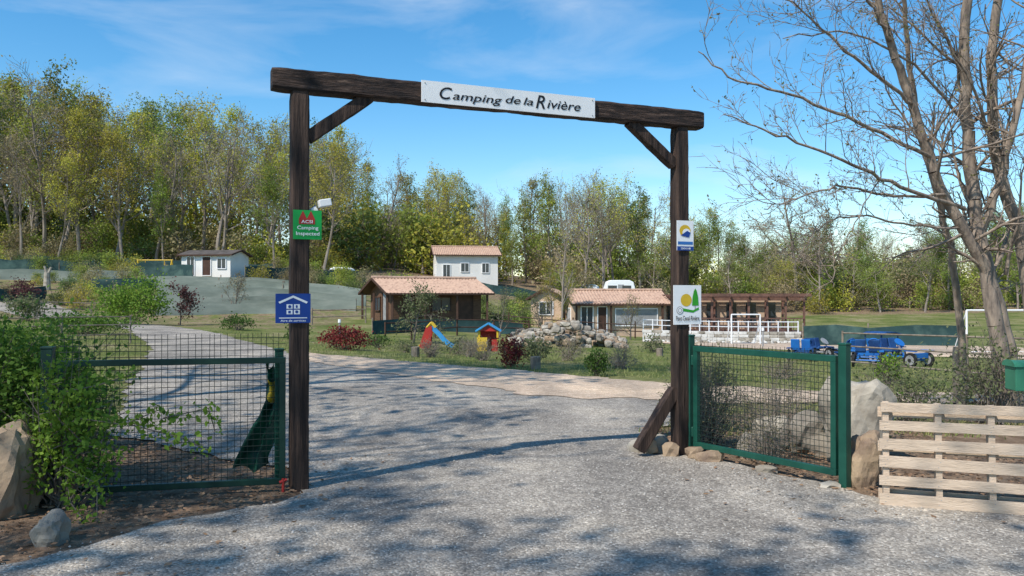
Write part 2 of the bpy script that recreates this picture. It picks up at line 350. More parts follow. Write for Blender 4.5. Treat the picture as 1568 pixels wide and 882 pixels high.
sheet('gravel_driveway',grey_poly,m_gravel,.018,.6,.10)
sheet('pink_gravel_path',pink_poly,m_pink,.028,.6,.16)
court=[(X(985,45),45),(X(1440,30),30),(X(1640,28),28),(X(1640,36),36),(X(1230,50),50),(X(1000,50),50)]
sheet('sand_court',court,m_pink,.03,1.5,.2)
# pebbles on the gravel
rng=np.random.default_rng(3); N=16000
PP=np.stack([rng.uniform(-4.5,6,N),2.8+rng.uniform(0,1,N)**1.5*9,],1); PP=PP[inpoly(PP,grey_poly)]
N=len(PP); r=rng.uniform(.003,.011,N); zc=G(PP)+.018+r*.3; o6=np.array([[1,0,0],[0,1,0],[-1,0,0],[0,-1,0],[0,0,.7],[0,0,-.7]],float)
V=(np.stack([PP[:,0],PP[:,1],zc],1)[:,None]+ (o6[None]*r[:,None,None])*rng.uniform(.6,1.4,(N,6,1))).reshape(-1,3)
f8=np.array([[0,1,4],[1,2,4],[2,3,4],[3,0,4],[1,0,5],[2,1,5],[3,2,5],[0,3,5]]); Fp=(f8[None]+(np.arange(N)*6)[:,None,None]).reshape(-1,3)
mkobj('loose_gravel_stones',V,Fp,M('loose_stone',(.26,.24,.21),(.58,.54,.49),25,.9,lo=.3,hi=.7))
# dead leaf litter
N=6500; PP=np.stack([rng.uniform(-6,-1.2,N),rng.uniform(4.6,9,N)],1); P2=np.stack([rng.uniform(1.5,5,3200),rng.uniform(5.8,10,3200)],1); PP=np.concatenate([PP,P2]); k=inpoly(PP,grey_poly); k=(~k)|(rng.uniform(0,1,len(PP))<.07); PP=PP[k]
V,Fl=leaves(np.stack([PP[:,0],PP[:,1],G(PP)+.03],1),.05,rng,.7); V[:,2]=np.repeat(G(PP)+.03,4)+ (V[:,2]-np.repeat(G(PP)+.03,4))*.35
mkobj('leaf_litter',V,Fl,l_litter)
# grass tufts
N=26000; PP=np.stack([rng.uniform(-16,20,N),9.5+rng.uniform(0,1,N)**1.3*28],1)
k=~inpoly(PP,grey_poly)&~inpoly(PP,pink_poly)&~inpoly(PP,court)&(np.abs(PP[:,0])<PP[:,1]*.75+1)
k&=np.array([noise.noise(Vector((x*.4,y*.4,0)))>-.28 for x,y in PP]); PP=PP[k]
PP=np.repeat(PP,4,axis=0)+rng.normal(size=(len(PP)*4,2))*.07; N=len(PP); zz=G(PP)-.01; h=rng.uniform(.04,.13,N); lean=rng.normal(size=(N,2))*.05; w=rng.uniform(.006,.014,N); a=rng.uniform(0,6.28,N)
V=np.stack([np.stack([PP[:,0]-w*np.cos(a),PP[:,1]-w*np.sin(a),zz],1),np.stack([PP[:,0]+w*np.cos(a),PP[:,1]+w*np.sin(a),zz],1),np.stack([PP[:,0]+lean[:,0],PP[:,1]+lean[:,1],zz+h],1)],1).reshape(-1,3)
mkobj('grass',V,np.arange(N*3).reshape(-1,3),l_grass)
# ---------------------------------------------------------------- gate portal
L0=Vector((-1.80,6.90,0)); e=Vector((.9217,.3879,0)); nn=Vector((.3879,-.9217,0)); ZZ=Vector((0,0,1)); SR=3.82
def gp(s,off,z): return L0+e*s+nn*off+ZZ*z
def s_of(u):
    k=(u-784)/F; return (1.8+6.9*k)/(.9217-.3879*k)
portal=empty('timber_gate_portal')
MB().rbeam(gp(0,0,-.1),gp(0,0,3.36),.150,.150,up=e,seg=50,seed=1).ob('post_left',m_post,portal)
MB().rbeam(gp(SR,0,-.1),gp(SR,0,3.36),.145,.145,up=e,seg=50,seed=2).ob('post_right',m_post,portal)
MB().rbeam(gp(-.23,0,3.45),gp(SR+.25,0,3.45),.17,.18,seg=70,seed=3,j=.004).ob('crossbeam',m_beam,portal)
MB().rbeam(gp(.07,0,2.98),gp(.60,0,3.38),.10,.11,seg=10,seed=4).ob('brace_left',m_post,portal)
MB().rbeam(gp(SR-.07,0,2.98),gp(SR-.60,0,3.38),.10,.11,seg=10,seed=5).ob('brace_right',m_post,portal)
MB().rbeam(gp(SR-.06,0,.68),gp(SR-.46,-.05,.08),.11,.12,seg=10,seed=6).ob('base_brace',m_post,portal)
def textv(body,shear=0,bold=0):
    cu=bpy.data.curves.new('t','FONT'); cu.body=body; cu.shear=shear; cu.offset=bold; cu.resolution_u=4
    o=bpy.data.objects.new('t',cu); col.objects.link(o); dg=bpy.context.evaluated_depsgraph_get(); me=bpy.data.meshes.new_from_object(o.evaluated_get(dg))
    V=np.array([v.co[:] for v in me.vertices]); Fc=[list(p.vertices) for p in me.polygons]; bpy.data.objects.remove(o); return V,Fc
def place_text(mb,body,s0,s1,z0,z1,off,mi,shear=0,bold=0,fr=gp):
    V,Fc=textv(body,shear,bold); lo=V.min(0);hi=V.max(0)
    P=[fr(s0+(v[0]-lo[0])/(hi[0]-lo[0])*(s1-s0),off,z0+(v[1]-lo[1])/(hi[1]-lo[1])*(z1-z0)) for v in V]; mb.add(P,Fc,mi)
def rect(mb,s0,s1,z0,z1,off,th,mi): mb.frame(gp((s0+s1)/2,off,(z0+z1)/2),e*(s1-s0),nn*th,ZZ*(z1-z0),mi)
sb=MB(); a,b=s_of(640),s_of(903); rect(sb,a,b,3.355,3.548,.104,.012,0)
for body,u0,u1,z0,z1 in (("C",667,686,3.395,3.505),("amping",687,762,3.378,3.468),("de",767,790,3.415,3.485),("la",794,809,3.415,3.485),("R",813,827,3.395,3.52),("ivière",830,881,3.405,3.485)):
    place_text(sb,body,s_of(u0),s_of(u1),z0,z1,.1135,1,.25,.008)
for s in (a+.03,b-.03):
    for zz_ in (3.378,3.525): sb.disc(gp(s,.112,zz_),nn,.005,.006,2)
sb.ob('camping_name_sign',[m_white,m_black,m_grey])
def post_sign(name,zc,w,h,basemat,items,mats,s):
    mb=MB(); rect(mb,s-w/2,s+w/2,zc-h/2,zc+h/2,.085,.006,0)
    for it in items:
        if it[0]=='r': rect(mb,s+it[1]*w,s+it[2]*w,zc+it[3]*h,zc+it[4]*h,.0885+it[6],.001,it[5])
        elif it[0]=='t': place_text(mb,it[1],s+it[2]*w,s+it[3]*w,zc+it[4]*h,zc+it[5]*h,.0945,it[6],0,.012)
        elif it[0]=='d':
            n_=24; c=[gp(s+it[1]*w+math.cos(t)*it[3]*w,.0890+it[6],zc+it[2]*h+math.sin(t)*it[4]*w) for t in [6.283*i/n_ for i in range(n_)]]; mb.add(c,[tuple(range(n_))],it[5])
        elif it[0]=='p': mb.add([gp(s+x*w,.0890+it[3],zc+y*h) for x,y in it[1]],[tuple(range(len(it[1])))],it[2])
    return mb.ob(name,[basemat]+mats)
post_sign('inspected_campsite_sign',2.235,.235,.245,m_sgreen,[('p',[(-.3,.2),(-.02,.2),(-.16,.48)],1,.001),('p',[(-.02,.2),(.26,.2),(.12,.48)],1,.001),('r',-.3,.26,.02,.2,1,.002),('t','ACSI',-.22,.18,.05,.16,2),('t','Camping',-.36,.38,-.2,-.04,2),('t','Inspected',-.4,.42,-.4,-.24,2)],[m_red,m_white],.055)
post_sign('blue_services_sign',1.535,.285,.245,m_sblue,[('p',[(-.42,.22),(0,.44),(.42,.22),(.38,.16),(0,.36),(-.38,.16)],1,.001),('r',-.19,-.02,-.01,.14,1,.001),('r',.02,.19,-.01,.14,1,.001),('r',-.19,-.02,-.2,-.05,1,.001),('r',.02,.19,-.2,-.05,1,.001),('d',-.10,.06,.045,.045,2,.0022),('d',.10,-.12,.045,.045,2,.0022),('d',.10,.06,.03,.045,2,.0022),('r',-.14,-.07,-.17,-.08,2,.0022),('r',-.4,.4,-.34,-.31,1,.001),('t','Aire de services',-.36,.36,-.45,-.38,1)],[m_white,m_sblue],-.06)
m_lb=M('sign_light_blue',(.05,.2,.55),None,3); m_sg2=M('sign_leaf_green',(.04,.36,.03),None,3)
post_sign('tourist_board_sign',2.25,.20,.305,m_white,[('d',-.02,.16,.34,.3,1,.001),('d',.06,.1,.24,.2,2,.002),('p',[(-.3,.0),(.1,.16),(.3,.1),(.2,-.06)],3,.0032),('r',-.45,.45,-.30,-.20,4,.001),('r',-.5,.5,-.5,-.36,3,.001),('t','2018',-.3,.3,-.46,-.40,2)],[m_yellow,m_white,m_sblue,m_lb],SR+.01)
post_sign('river_bridge_sign',1.545,.335,.40,m_white,[('d',-.05,.12,.2,.19,1,.001),('p',[(.16,-.02),(.4,-.02),(.38,.2),(.33,.36),(.28,.42),(.23,.36),(.18,.2)],2,.002),('d',-.28,-.14,.12,.12,3,.002),('d',-.28,-.14,.10,.10,4,.003),('d',-.28,-.14,.07,.07,3,.0035),('d',-.28,-.14,.05,.05,4,.004),('r',.26,.29,-.12,-.02,3,.001),('p',[(-.2,-.08),(.2,-.14),(.4,-.06),(.42,-.12),(.2,-.2),(-.2,-.16)],2,.001),('t','Pont Canal Rivière',-.42,.42,-.4,-.28,5)],[m_yellow,m_sg2,m_grey,m_white,m_black],SR+.035)
lm=MB(); lm.box(gp(.10,.0,2.30),(.05,.05,.04),.4,1); lm.path([gp(.08,0,2.36),gp(.14,.02,2.40)],.012)
lm.frame(gp(.20,.06,2.425),e*.10+ZZ*.02,nn*.12,(ZZ*.06-e*.012)); lm.disc(gp(.12,.03,2.36),nn,.03,.05); lm.ob('security_camera',[m_white,m_grey],None,.008)
# ---------------------------------------------------------------- metal gates
def gate_leaf(name,A,B,zb,zt,ztop,mats,tw=.05,postA=True,postB=True,vs=.055,hs=.1,ph=1.24,pw=.08):
    A=Vector(A);B=Vector(B); root=empty(name); d=(B-A); Ln=d.length; d.normalize(); nv=Vector((d.y,-d.x,0))
    fr=MB()
    for z in (zb,zt): fr.beam(A+ZZ*z,B+ZZ*z,tw,tw)
    fr.beam(A+d*tw/2+ZZ*(zb+tw/2),A+d*tw/2+ZZ*(zt-tw/2),tw*.96,tw*.96,up=d); fr.beam(B-d*tw/2+ZZ*(zb+tw/2),B-d*tw/2+ZZ*(zt-tw/2),tw*.96,tw*.96,up=d)
    fr.ob('frame',mats[0],root,.004)
    S=[]; k=int(Ln/vs); rg=np.random.default_rng(int(abs(A.x)*100))
    for i in range(1,k):
        p=A+d*(i*Ln/k+rg.normal()*.002); b=.006*math.sin(i*1.7)
        S.append((*(p+nv*b+ZZ*zb),*(p+d*rg.normal()*.006+nv*rg.normal()*.008+ZZ*(ztop+rg.normal()*.004)),.0024,.0024))
    k=int((ztop-zb)/hs)
    for i in range(1,k+1):
        z=zb+i*hs; pr=A+ZZ*z+nv*.004
        for j in range(1,9):
            q_=A+(B-A)*j/8+ZZ*(z+rg.normal()*.003)+nv*(.004+rg.normal()*.004); S.append((*pr,*q_,.0026,.0026)); pr=q_
    v,f=tubes(S,4); mkobj('wire_mesh',v,f,mats[1],None,root)
    ps=MB()
    if postA: ps.box(A-d*(pw/2+.03)+ZZ*(ph/2-.05),(pw,pw,ph+.1),math.atan2(d.y,d.x)); ps.box(A-d*(pw/2+.03)+ZZ*(ph+.01),(pw*1.1,pw*1.1,.02),math.atan2(d.y,d.x))
    if postB: ps.box(B+d*(pw/2+.03)+ZZ*(ph/2-.05),(pw,pw,ph+.1),math.atan2(d.y,d.x)); ps.box(B+d*(pw/2+.03)+ZZ*(ph+.01),(pw*1.1,pw*1.1,.02),math.atan2(d.y,d.x))
    for z in (zb+.12,zt-.12):
        if postA: ps.tube(A-d*.03+ZZ*(z-.05),A-d*.03+ZZ*(z+.05),.02)
        if postB: ps.tube(B+d*.03+ZZ*(z-.05),B+d*.03+ZZ*(z+.05),.02)
    if ps.v: ps.ob('gate_posts',mats[0],root,.005)
    return root
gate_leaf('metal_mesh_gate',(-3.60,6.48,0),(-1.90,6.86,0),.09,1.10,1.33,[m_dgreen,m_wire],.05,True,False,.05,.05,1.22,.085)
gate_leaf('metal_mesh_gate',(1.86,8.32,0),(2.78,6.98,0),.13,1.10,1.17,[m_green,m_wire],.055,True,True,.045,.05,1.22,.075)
MB().box((-1.99,6.98,.62),(.07,.05,1.1),.4).box((-1.99,6.98,1.18),(.08,.06,.02),.4).ob('gate_latch_post',m_green,None,.005)
V=[];Fc=[];nu,nvv=18,30
for j in range(nvv+1):
    t=j/nvv; zt_=1.04-t*.90; wdt=.08+.22*t**1.1
    for i in range(nu+1):
        q=i/nu; V.append((-2.05-wdt*(1-q)+.05*math.sin(t*5)+.03*noise.noise(Vector((q*3,t*6,1))),7.06+.05*math.sin(q*11+t*4)+.06*noise.noise(Vector((q*5,t*7,4))),zt_+.03*math.sin(q*9)))
for j in range(nvv):
    for i in range(nu): a_=j*(nu+1)+i; Fc.append((a_,a_+1,a_+nu+2,a_+nu+1))
mi=[1 if 3<(k//nu)<10 and 3<(k%nu)<11 else 0 for k in range(len(Fc))]
mkobj('green_tarpaulin',V,Fc,[m_tarp,m_yellow],mi,None,True)
cl=MB(); cl.tube(gp(-.14,.1,.02),gp(-.14,.1,.13),.012); cl.tube(gp(-.17,.1,.1),gp(-.11,.1,.12),.012); cl.ob('red_ground_latch',m_red)
# ---------------------------------------------------------------- pallet and letterbox
def pallet(name,A,dirv,lean,Lp=1.2,H=.80,seed=0):
    rnd=random.Random(seed); A=Vector(A); d=Vector(dirv).normalized(); back=Vector((-d.y,d.x,0)); up=(ZZ*math.cos(lean)+back*math.sin(lean)); nb=up.cross(d); back=-nb if nb.dot(back)<0 else nb
    mb=MB()
    for i in range(6):
        z=.045+i*(H-.09)/5; w=.080+rnd.uniform(-.012,.014); tl=rnd.uniform(-.014,.014)
        mb.frame(A+d*(Lp/2+rnd.uniform(-.014,.014))+up*z+back*.0,d*Lp+up*tl,up*w,back*.02)
    for x in (.05,.42,.78,1.15):
        mb.frame(A+d*x+up*H/2+back*.057,d*.045,up*(H-.01),back*.09)
    for z in (.07,H*.5+.04,H-.09): mb.frame(A+d*Lp/2+up*z+back*.114,d*Lp,up*.08,back*.02)
    for i in range(6):
        for x in (.05,.42,.78,1.15):
            for k in (-.02,.02): mb.disc(A+d*(x+k*.4)+up*(.045+i*(H-.09)/5+k)-back*.0105,back,.004,.003,1,6)
    return mb.ob(name,[m_pallet,m_grey],None,.003)
pallet('wooden_pallet',(2.86,6.36,.02),(.945,-.33,0),.09)
mbx=MB(); mbx.box((4.36,6.78,.955),(.42,.20,.20),-.15)
cz=math.cos(-.15);sz=math.sin(-.15)
ar=[]
for sx in (-.225,.225):
    for k in range(9):
        t=math.pi*k/8; y=-.115*math.cos(t); z=1.055+.05*math.sin(t); ar.append((4.36+cz*sx-sz*y,6.78+sz*sx+cz*y,z))
mbx.add(ar,[(k,k+1,9+k+1,9+k) for k in range(8)]+[tuple(range(9)),tuple(range(17,8,-1))]); mbx.box((4.34,6.678,.99),(.26,.012,.03),-.15,1); mbx.box((4.38,6.8,.42),(.06,.06,.88),0,1)
mbx.ob('green_letterbox',[M('letterbox_green',(.05,.22,.13),(.04,.19,.11),3,.4),m_dgreen],None,.006)
# ---------------------------------------------------------------- rocks near the gate
rock('boulder',(-3.95,6.15,.22),(.32,.25,.42),3,m_rock2)
rock('boulder',(-3.05,5.42,.06),(.10,.09,.13),5,m_rock)
rock('boulder',(3.42,8.1,.36),(.28,.24,.45),21,m_lrock)
rock('boulder',(3.0,7.02,.2),(.14,.15,.27),9,m_rock2)
rock('boulder',(3.1,8.6,.16),(.22,.25,.26),12,m_rock)
rock('boulder',(2.5,8.25,.08),(.18,.15,.14),14,m_rock)
rock('boulder',(2.75,8.7,.14),(.16,.2,.2),15,m_lrock)
rocks('stone_pile',[((1.72-.2,8.5,.08),(.12,.10,.11)),((1.55+.06,8.3,.05),(.09,.08,.10)),((1.32,8.55,.05),(.10,.09,.08)),((1.95,8.05,.04),(.13,.1,.07)),((2.35,7.55,.03),(.12,.08,.05)),((1.42,8.42,.09),(.08,.07,.09)),((2.7,6.95,.02),(.09,.08,.04)),((1.83,8.2,.06),(.09,.08,.06))],[m_lrock,m_rock2])
# ---------------------------------------------------------------- shrubs in the foreground
bush('climbing_shrub',(-4.3,6.75,.0),(.86,.45,.72),12500,.042,l_green,seed=2,clump=85,nst=80,spread=.12)
bush('climbing_shrub',(-3.45,6.3,.0),(.42,.22,.52),3000,.042,l_bright,seed=3,clump=48,nst=44,spread=.09)
bush('climbing_shrub',(-5.4,8.6,.0),(1.0,.7,.66),6500,.06,l_green,seed=13,clump=60,nst=50,spread=.12)
def trailing(name,paths,lm,ls,dens,seed,r=.005):
    rng=np.random.default_rng(seed); S=[];P=[]
    for pa in paths:
        pa=[np.array(p,float) for p in pa]
        for a,b in zip(pa[:-1],pa[1:]):
            S.append((*a,*b,r,r*.8)); k=int(np.linalg.norm(b-a)*dens)
            for _ in range(k): P.append(a+(b-a)*rng.uniform()+rng.normal(size=3)*.035)
    v,f=tubes(S,5); v2,f2=leaves(np.array(P),ls,rng,.65); V,Fc,mi=merge([(v,f,0),(v2,f2,1)]); return mkobj(name,V,Fc,[m_bark,lm],mi)
def q(u,v,d): return (X(u,d),d,Zh(v,d))
trailing('trailing_branches',[[q(60,690,6.3),q(110,720,6.1),q(150,740,6),q(150,800,5.9)],[q(60,680,6.3),q(120,640,6.1),q(190,650,6),q(250,625,6)],[q(80,700,6.3),q(100,600,6.1),q(150,590,6.0),q(215,570,6.0)],[q(200,650,6),q(280,670,6),q(320,690,6.1)],[q(100,720,6.2),q(110,770,6),q(140,810,5.9)],[q(250,640,6),q(320,625,6.1),q(330,660,6.1)],[q(90,640,6.2),q(130,680,6.1),q(190,700,6)]],l_bright,.045,170,4)
bush('dry_shrub',(2.15,8.9,0),(.42,.35,.42),1700,.03,l_sage,seed=5,clump=40,nst=110,asp=.3,sr=.004)
bush('dry_shrub',(2.95,9.0,0),(.5,.4,.38),1500,.03,l_dry,seed=6,clump=40,nst=120,asp=.3,sr=.004,stem=m_twig)
bush('dry_shrub',(2.5,7.95,0),(.3,.25,.30),700,.028,l_dry,seed=46,clump=40,nst=90,asp=.3,sr=.003,stem=m_twig)
bush('dry_shrub',(1.98,8.75,0),(.3,.25,.52),700,.03,l_dry,seed=16,clump=40,nst=80,asp=.3,sr=.003,stem=m_twig)
bush('green_shrub',(2.3,9.9,0),(.4,.3,.5),900,.04,l_sage,seed=7,clump=30,nst=30)
bush('green_shrub',(4.9,10.2,0),(.6,.5,.40),1500,.045,l_sage,seed=8,clump=44,nst=40)
bush('green_shrub',(6.2,10.5,0),(.7,.5,.55),1600,.045,l_sage,seed=9,clump=44,nst=60)
bush('green_shrub',(4.0,9.2,0),(.35,.3,.3),700,.04,l_green,seed=10,clump=24,nst=30)
def sh(name,u,d,w,h,n,ls,lm,seed,**k):
    x=X(u,d); r=w/F*d/2; return bush(name,(x,d,g(x,d)),(r,r*.8,h/F*d/2),n,ls,lm,seed=seed,**k)
sh('red_shrub',530,27,70,36,1500,.09,l_red,20); sh('red_shrub',782,20,38,46,1300,.06,l_red,21)
sh('green_shrub',822,22,44,40,1000,.06,l_sage,22); sh('round_shrub',913,17.5,32,42,1300,.05,l_dark,23)
sh('dry_shrub',740,23,46,34,420,.05,l_dry,24,nst=50,asp=.3,stem=m_twig); sh('dry_shrub',950,20,50,40,420,.05,l_dry,25,nst=60,asp=.3,stem=m_twig); sh('dry_shrub',870,24,50,36,420,.05,l_dry,26,nst=50,stem=m_twig)
sh('green_shrub',700,27,50,26,700,.07,l_sage,27); sh('green_shrub',580,30,44,22,600,.07,l_dark,28); sh('green_shrub',365,40,50,22,900,.1,l_dark,29)
sh('green_shrub',455,33,40,24,600,.08,l_dark,30); sh('bright_green_bush',205,44,92,66,4600,.14,l_bright,31,clump=34); sh('green_shrub',130,30,120,34,3000,.09,l_green,32,clump=40)
sh('green_shrub',40,42,70,40,1600,.12,l_sage,33); sh('red_shrub',35,55,50,34,900,.14,l_purple,34)
sh('green_shrub',1100,15,50,40,900,.05,l_sage,35); sh('green_shrub',20,22,60,40,2600,.06,l_green,36,clump=40)
sh('green_shrub',1000,34,40,26,500,.08,l_sage,37); sh('green_shrub',1360,16,40,50,500,.06,l_bright,38,nst=50)
sh('dry_shrub',660,24,40,30,400,.05,l_dry,39,nst=60,asp=.3,stem=m_twig); sh('dry_shrub',1200,17,60,34,500,.05,l_dry,40,nst=50,asp=.3,stem=m_twig)
sh('dry_shrub',718,25,36,34,300,.05,l_dry,41,nst=60,asp=.3,stem=m_twig); sh('green_shrub',622,27,36,22,400,.06,l_sage,42)
for u,d in ((636,24),(820,19.5),(1010,30)):
    x=X(u,d); z0=g(x,d); st=MB(); st.tube((x,d,z0-.1),(x,d,z0+.30),.13,.12,12); st.ob('log_bollard',m_logw,None,.01)
# ---------------------------------------------------------------- buildings
def house(name,cx,cy,rz,Lx,Wy,hw,hr,zb,wall,roofm,ov=.5,opens=(),tiles=True,trim=m_dwood):
    root=empty(name); ca,sa=math.cos(rz),math.sin(rz)
    def T(x,y,z): return (cx+ca*x-sa*y,cy+sa*x+ca*y,zb+z)
    w=MB(); a,b=Lx/2,Wy/2
    w.add([T(-a,-b,-1),T(a,-b,-1),T(a,b,-1),T(-a,b,-1),T(-a,-b,hw),T(a,-b,hw),T(a,b,hw),T(-a,b,hw),T(-a,0,hw+hr),T(a,0,hw+hr)],[(0,1,5,4),(2,3,7,6),(3,0,4,8,7),(1,2,6,9,5)]); w.ob('walls',wall,root)
    r=MB(); sl=hr/b; zo=hw+.06
    for sgn in (-1,1):
        N=int((Lx+2*ov)/.075) if tiles else 1; V=[];Fc=[]
        for i in range(N+1):
            x=-a-ov+(Lx+2*ov)*i/N; dz=.04*math.sin(i*math.pi/1.5) if tiles else 0
            for k in range(5):
                t=k/4; y=sgn*(b+ov)*t; V.append(T(x,y,zo+hr-sl*(b+ov)*t+dz+.02*(noise.noise(Vector((x,y*2,0))))))
        for i in range(N):
            for k in range(4): Fc.append((i*5+k,i*5+k+1,(i+1)*5+k+1,(i+1)*5+k))
        r.add(V,Fc)
    for sgn in (-1,1):
        r.add([T(-a-ov,0,zo+hr-.09),T(a+ov,0,zo+hr-.09),T(a+ov,sgn*(b+ov),zo-sl*ov-.09),T(-a-ov,sgn*(b+ov),zo-sl*ov-.09)],[(0,1,2,3)],1)
        r.beam(T(-a-ov,sgn*(b+ov),zo-sl*ov-.06),T(a+ov,sgn*(b+ov),zo-sl*ov-.06),.05,.12,1)
        for sx in (-1,1): r.beam(T(sx*(a+ov),0,zo+hr-.05),T(sx*(a+ov),sgn*(b+ov),zo-sl*ov-.05),.05,.14,1)
    if tiles: r.tube(T(-a-ov,0,zo+hr+.03),T(a+ov,0,zo+hr+.03),.11,.11,8,0)
    r.ob('roof',[roofm,trim],root)
    o=MB()
    for (face,p,z,ww,hh,kind) in opens:
        if face=='f': c=lambda x,of,zz:T(x,-b-of,zz); rr=rz
        elif face=='l': c=lambda x,of,zz:T(-a-of,x,zz); rr=rz+math.pi/2
        else: c=lambda x,of,zz:T(a+of,x,zz); rr=rz+math.pi/2
        o.box(c(p,.01,z+hh/2),(ww,.06,hh),rr,{'w':0,'d':1,'s':2}[kind]); t=.07
        for s_ in (-1,1): o.box(c(p+s_*(ww/2+t/2),.03,z+hh/2),(t,.1,hh+2*t),rr,3)
        o.box(c(p,.03,z+hh+t/2),(ww,.1,t),rr,3); o.box(c(p,.03,z-t/2),(ww,.13,t),rr,3)
        if kind=='w': o.box(c(p,.045,z+hh/2),(.05,.03,hh),rr,3)
    if o.v: o.ob('windows_and_doors',[m_glass,m_dwood,m_grey,m_white if wall!=m_bwall else m_dwood],root)
    return root,T
house('white_house',X(711,100),101,.16,7.4,6,3.4,1.0,3.1,m_wwall,m_tile,.45,[('f',-2.5,.2,.8,1.9,'w'),('f',-.3,1.3,.9,1.0,'w'),('f',2.2,1.2,.8,1.1,'w'),('l',0,1.1,1,1.1,'w'),('l',-1.8,.2,.8,1.9,'d')])
blk,T=house('wooden_sanitary_block',X(650,53),53.5,.48,6.0,4.4,2.15,.75,-.25,m_bwall,m_tile,.65,[('f',-1.8,.1,.9,1.9,'d'),('f',0.2,.9,1.2,.8,'w'),('f',1.9,.1,.9,1.9,'d'),('l',.6,.9,1,.8,'w'),('l',-.9,.1,.85,1.9,'s')])
pb=MB()
for x in (-3.2,-1.1,1.1,3.2): pb.beam(T(x,-2.7,-.3),T(x,-2.7,1.95),.13,.13,0,(1,0,0))
for y in (-2.6,0,2.4): pb.beam(T(-3.5,y,-.3),T(-3.5,y,2.0),.13,.13,0,(1,0,0))
pb.ob('porch_posts',m_dwood,blk)
house('white_chalet',X(330,78),78,-.15,4.9,3.6,2.1,.45,3.3,m_wwall,m_groof,.3,[('f',-1.5,.15,.7,1.7,'w'),('f',.1,.15,.8,1.7,'d'),('f',1.6,.8,.8,.9,'w'),('l',0,.8,.8,1,'w')],False)
rest,T=house('restaurant_building',X(942,60),61,.10,6.6,5,2.35,.85,-1.30,m_peach,m_tile,.4,[('f',1.1,.75,3.0,1.15,'s'),('f',-2.5,.05,.8,2.0,'w'),('f',-1.4,.05,.6,2.0,'d'),('l',0,.9,1,1,'w')])
pg=MB()
for x in (-3.3,-.8,2.95): pg.beam(T(x,-2.75,0),T(x,-2.75,2.2),.14,.14,0,(1,0,0))
pg.beam(T(-3.4,-2.75,2.27),T(3.2,-2.75,2.27),.12,.12); pg.ob('porch_posts',m_dwood,rest)
house('peach_annex',X(842,64),64,1.35,3.2,2.4,2.2,.7,-.75,m_peach,m_tile,.3,[('l',0,.9,1.0,.9,'w')])
# terrace pergola
m_perg=M('stained_brown_wood',(.22,.11,.08),(.12,.065,.05),3,.7)
pt=empty('terrace_pergola'); pm=MB(); x0,x1=X(1025,59),X(1216,59); zb=-1.0
for i in range(8):
    x=x0+(x1-x0)*i/7
    for y in (57,61.5): pm.beam((x,y,zb),(x,y,zb+2.25),.13,.13,0,(1,0,0))
    pm.beam((x,56.7,zb+2.5),(x,62,zb+2.5),.1,.14)
pm.beam((x0-.2,57,zb+2.33),(x1+.2,57,zb+2.33),.14,.2); pm.beam((x0-.2,61.5,zb+2.33),(x1+.2,61.5,zb+2.33),.14,.2)
for y in np.arange(57,61.6,.35): pm.beam((x0-.3,y,zb+2.61),(x1+.3,y,zb+2.61),.08,.08)
pm.box(((x0+x1)/2,56.55,zb+2.62),(x1-x0+.7,.06,.2)); pm.ob('frame',m_perg,pt)
pr=MB()
for i in range(36):
    x=x0+(x1-x0)*i/35; pr.beam((x,56.9,zb+.1),(x,56.9,zb+.95),.04,.04,0,(1,0,0))
pr.beam((x0,56.9,zb+.98),(x1,56.9,zb+.98),.07,.07); pr.box(((x0+x1)/2,59.4,zb-.1),(x1-x0+.6,5.4,.3)); pr.ob('railing_and_deck',m_perg,pt)
pw=MB(); pw.box(((x0+x1)/2,62.0,zb+1.2),(x1-x0,.12,2.3),0,0)
for i in range(6): pw.box((x0+.8+(x1-x0-1.6)*i/5,61.91,zb+1.3),(.75,.06,1.5),0,1)
pw.ob('glazed_back_wall',[m_peach,m_glass],pt)
for i,u in enumerate((1075,1110,1150,1190)):
    x=X(u,55.5); z=g(x,55.5); t=MB(); t.disc((x,55.5,z+.74),(0,0,1),.45,.03); t.tube((x,55.5,z),(x,55.5,z+.74),.03)
    for s_ in (-.7,.7):
        t.box((x+s_,55.5,z+.45),(.42,.42,.04)); t.box((x+s_*1.3,55.5,z+.68),(.04,.4,.42))
        for a_ in (-.18,.18):
            for b_ in (-.18,.18): t.beam((x+s_+a_,55.5+b_,z),(x+s_+a_,55.5+b_,z+.44),.03,.03)
    t.ob('terrace_table_set',m_dwood)
# rockery and pale stone wall
rr=random.Random(4); lst=[]
for i in range(260):
    u=rr.uniform(785,955); d=rr.uniform(38,46); x=X(u,d); t=1-abs(u-865)/95; lst.append(((x,d,g(x,d)+rr.uniform(0,1.15)*max(.15,t)),(rr.uniform(.12,.30),rr.uniform(.13,.26),rr.uniform(.10,.20))))
rocks('rockery',lst,[m_rock2,m_rock,m_lrock])
m_wst=M('white_stone',(.74,.71,.65),(.52,.49,.43),2,.9)
bw=MB(); ua,ub=985,1222
for k in range(4):
    u=ua+rr.uniform(0,6)
    while u<ub:
        w_=rr.uniform(.3,.6); x=X(u,46.5); zz_=g(x,46.5)-.05+k*.17
        bw.box((x+w_/2,46.5+k*.16+rr.uniform(-.03,.03),zz_+.08),(w_-.03,.35,.155),rr.uniform(-.05,.05),rr.choice([0,1,1])); u+=w_/46.5*F
bw.ob('dry_stone_wall',[m_lrock,m_wst],None,.02)
lst=[]
for i in range(150):
    u=rr.uniform(985,1222); d=45.6+rr.uniform(-.5,.3); x=X(u,d); lst.append(((x,d,g(x,d)+rr.uniform(0,.1)),(rr.uniform(.08,.16),rr.uniform(.1,.16),rr.uniform(.06,.10))))
rocks('fallen_stones',lst,[m_lrock,m_wst])
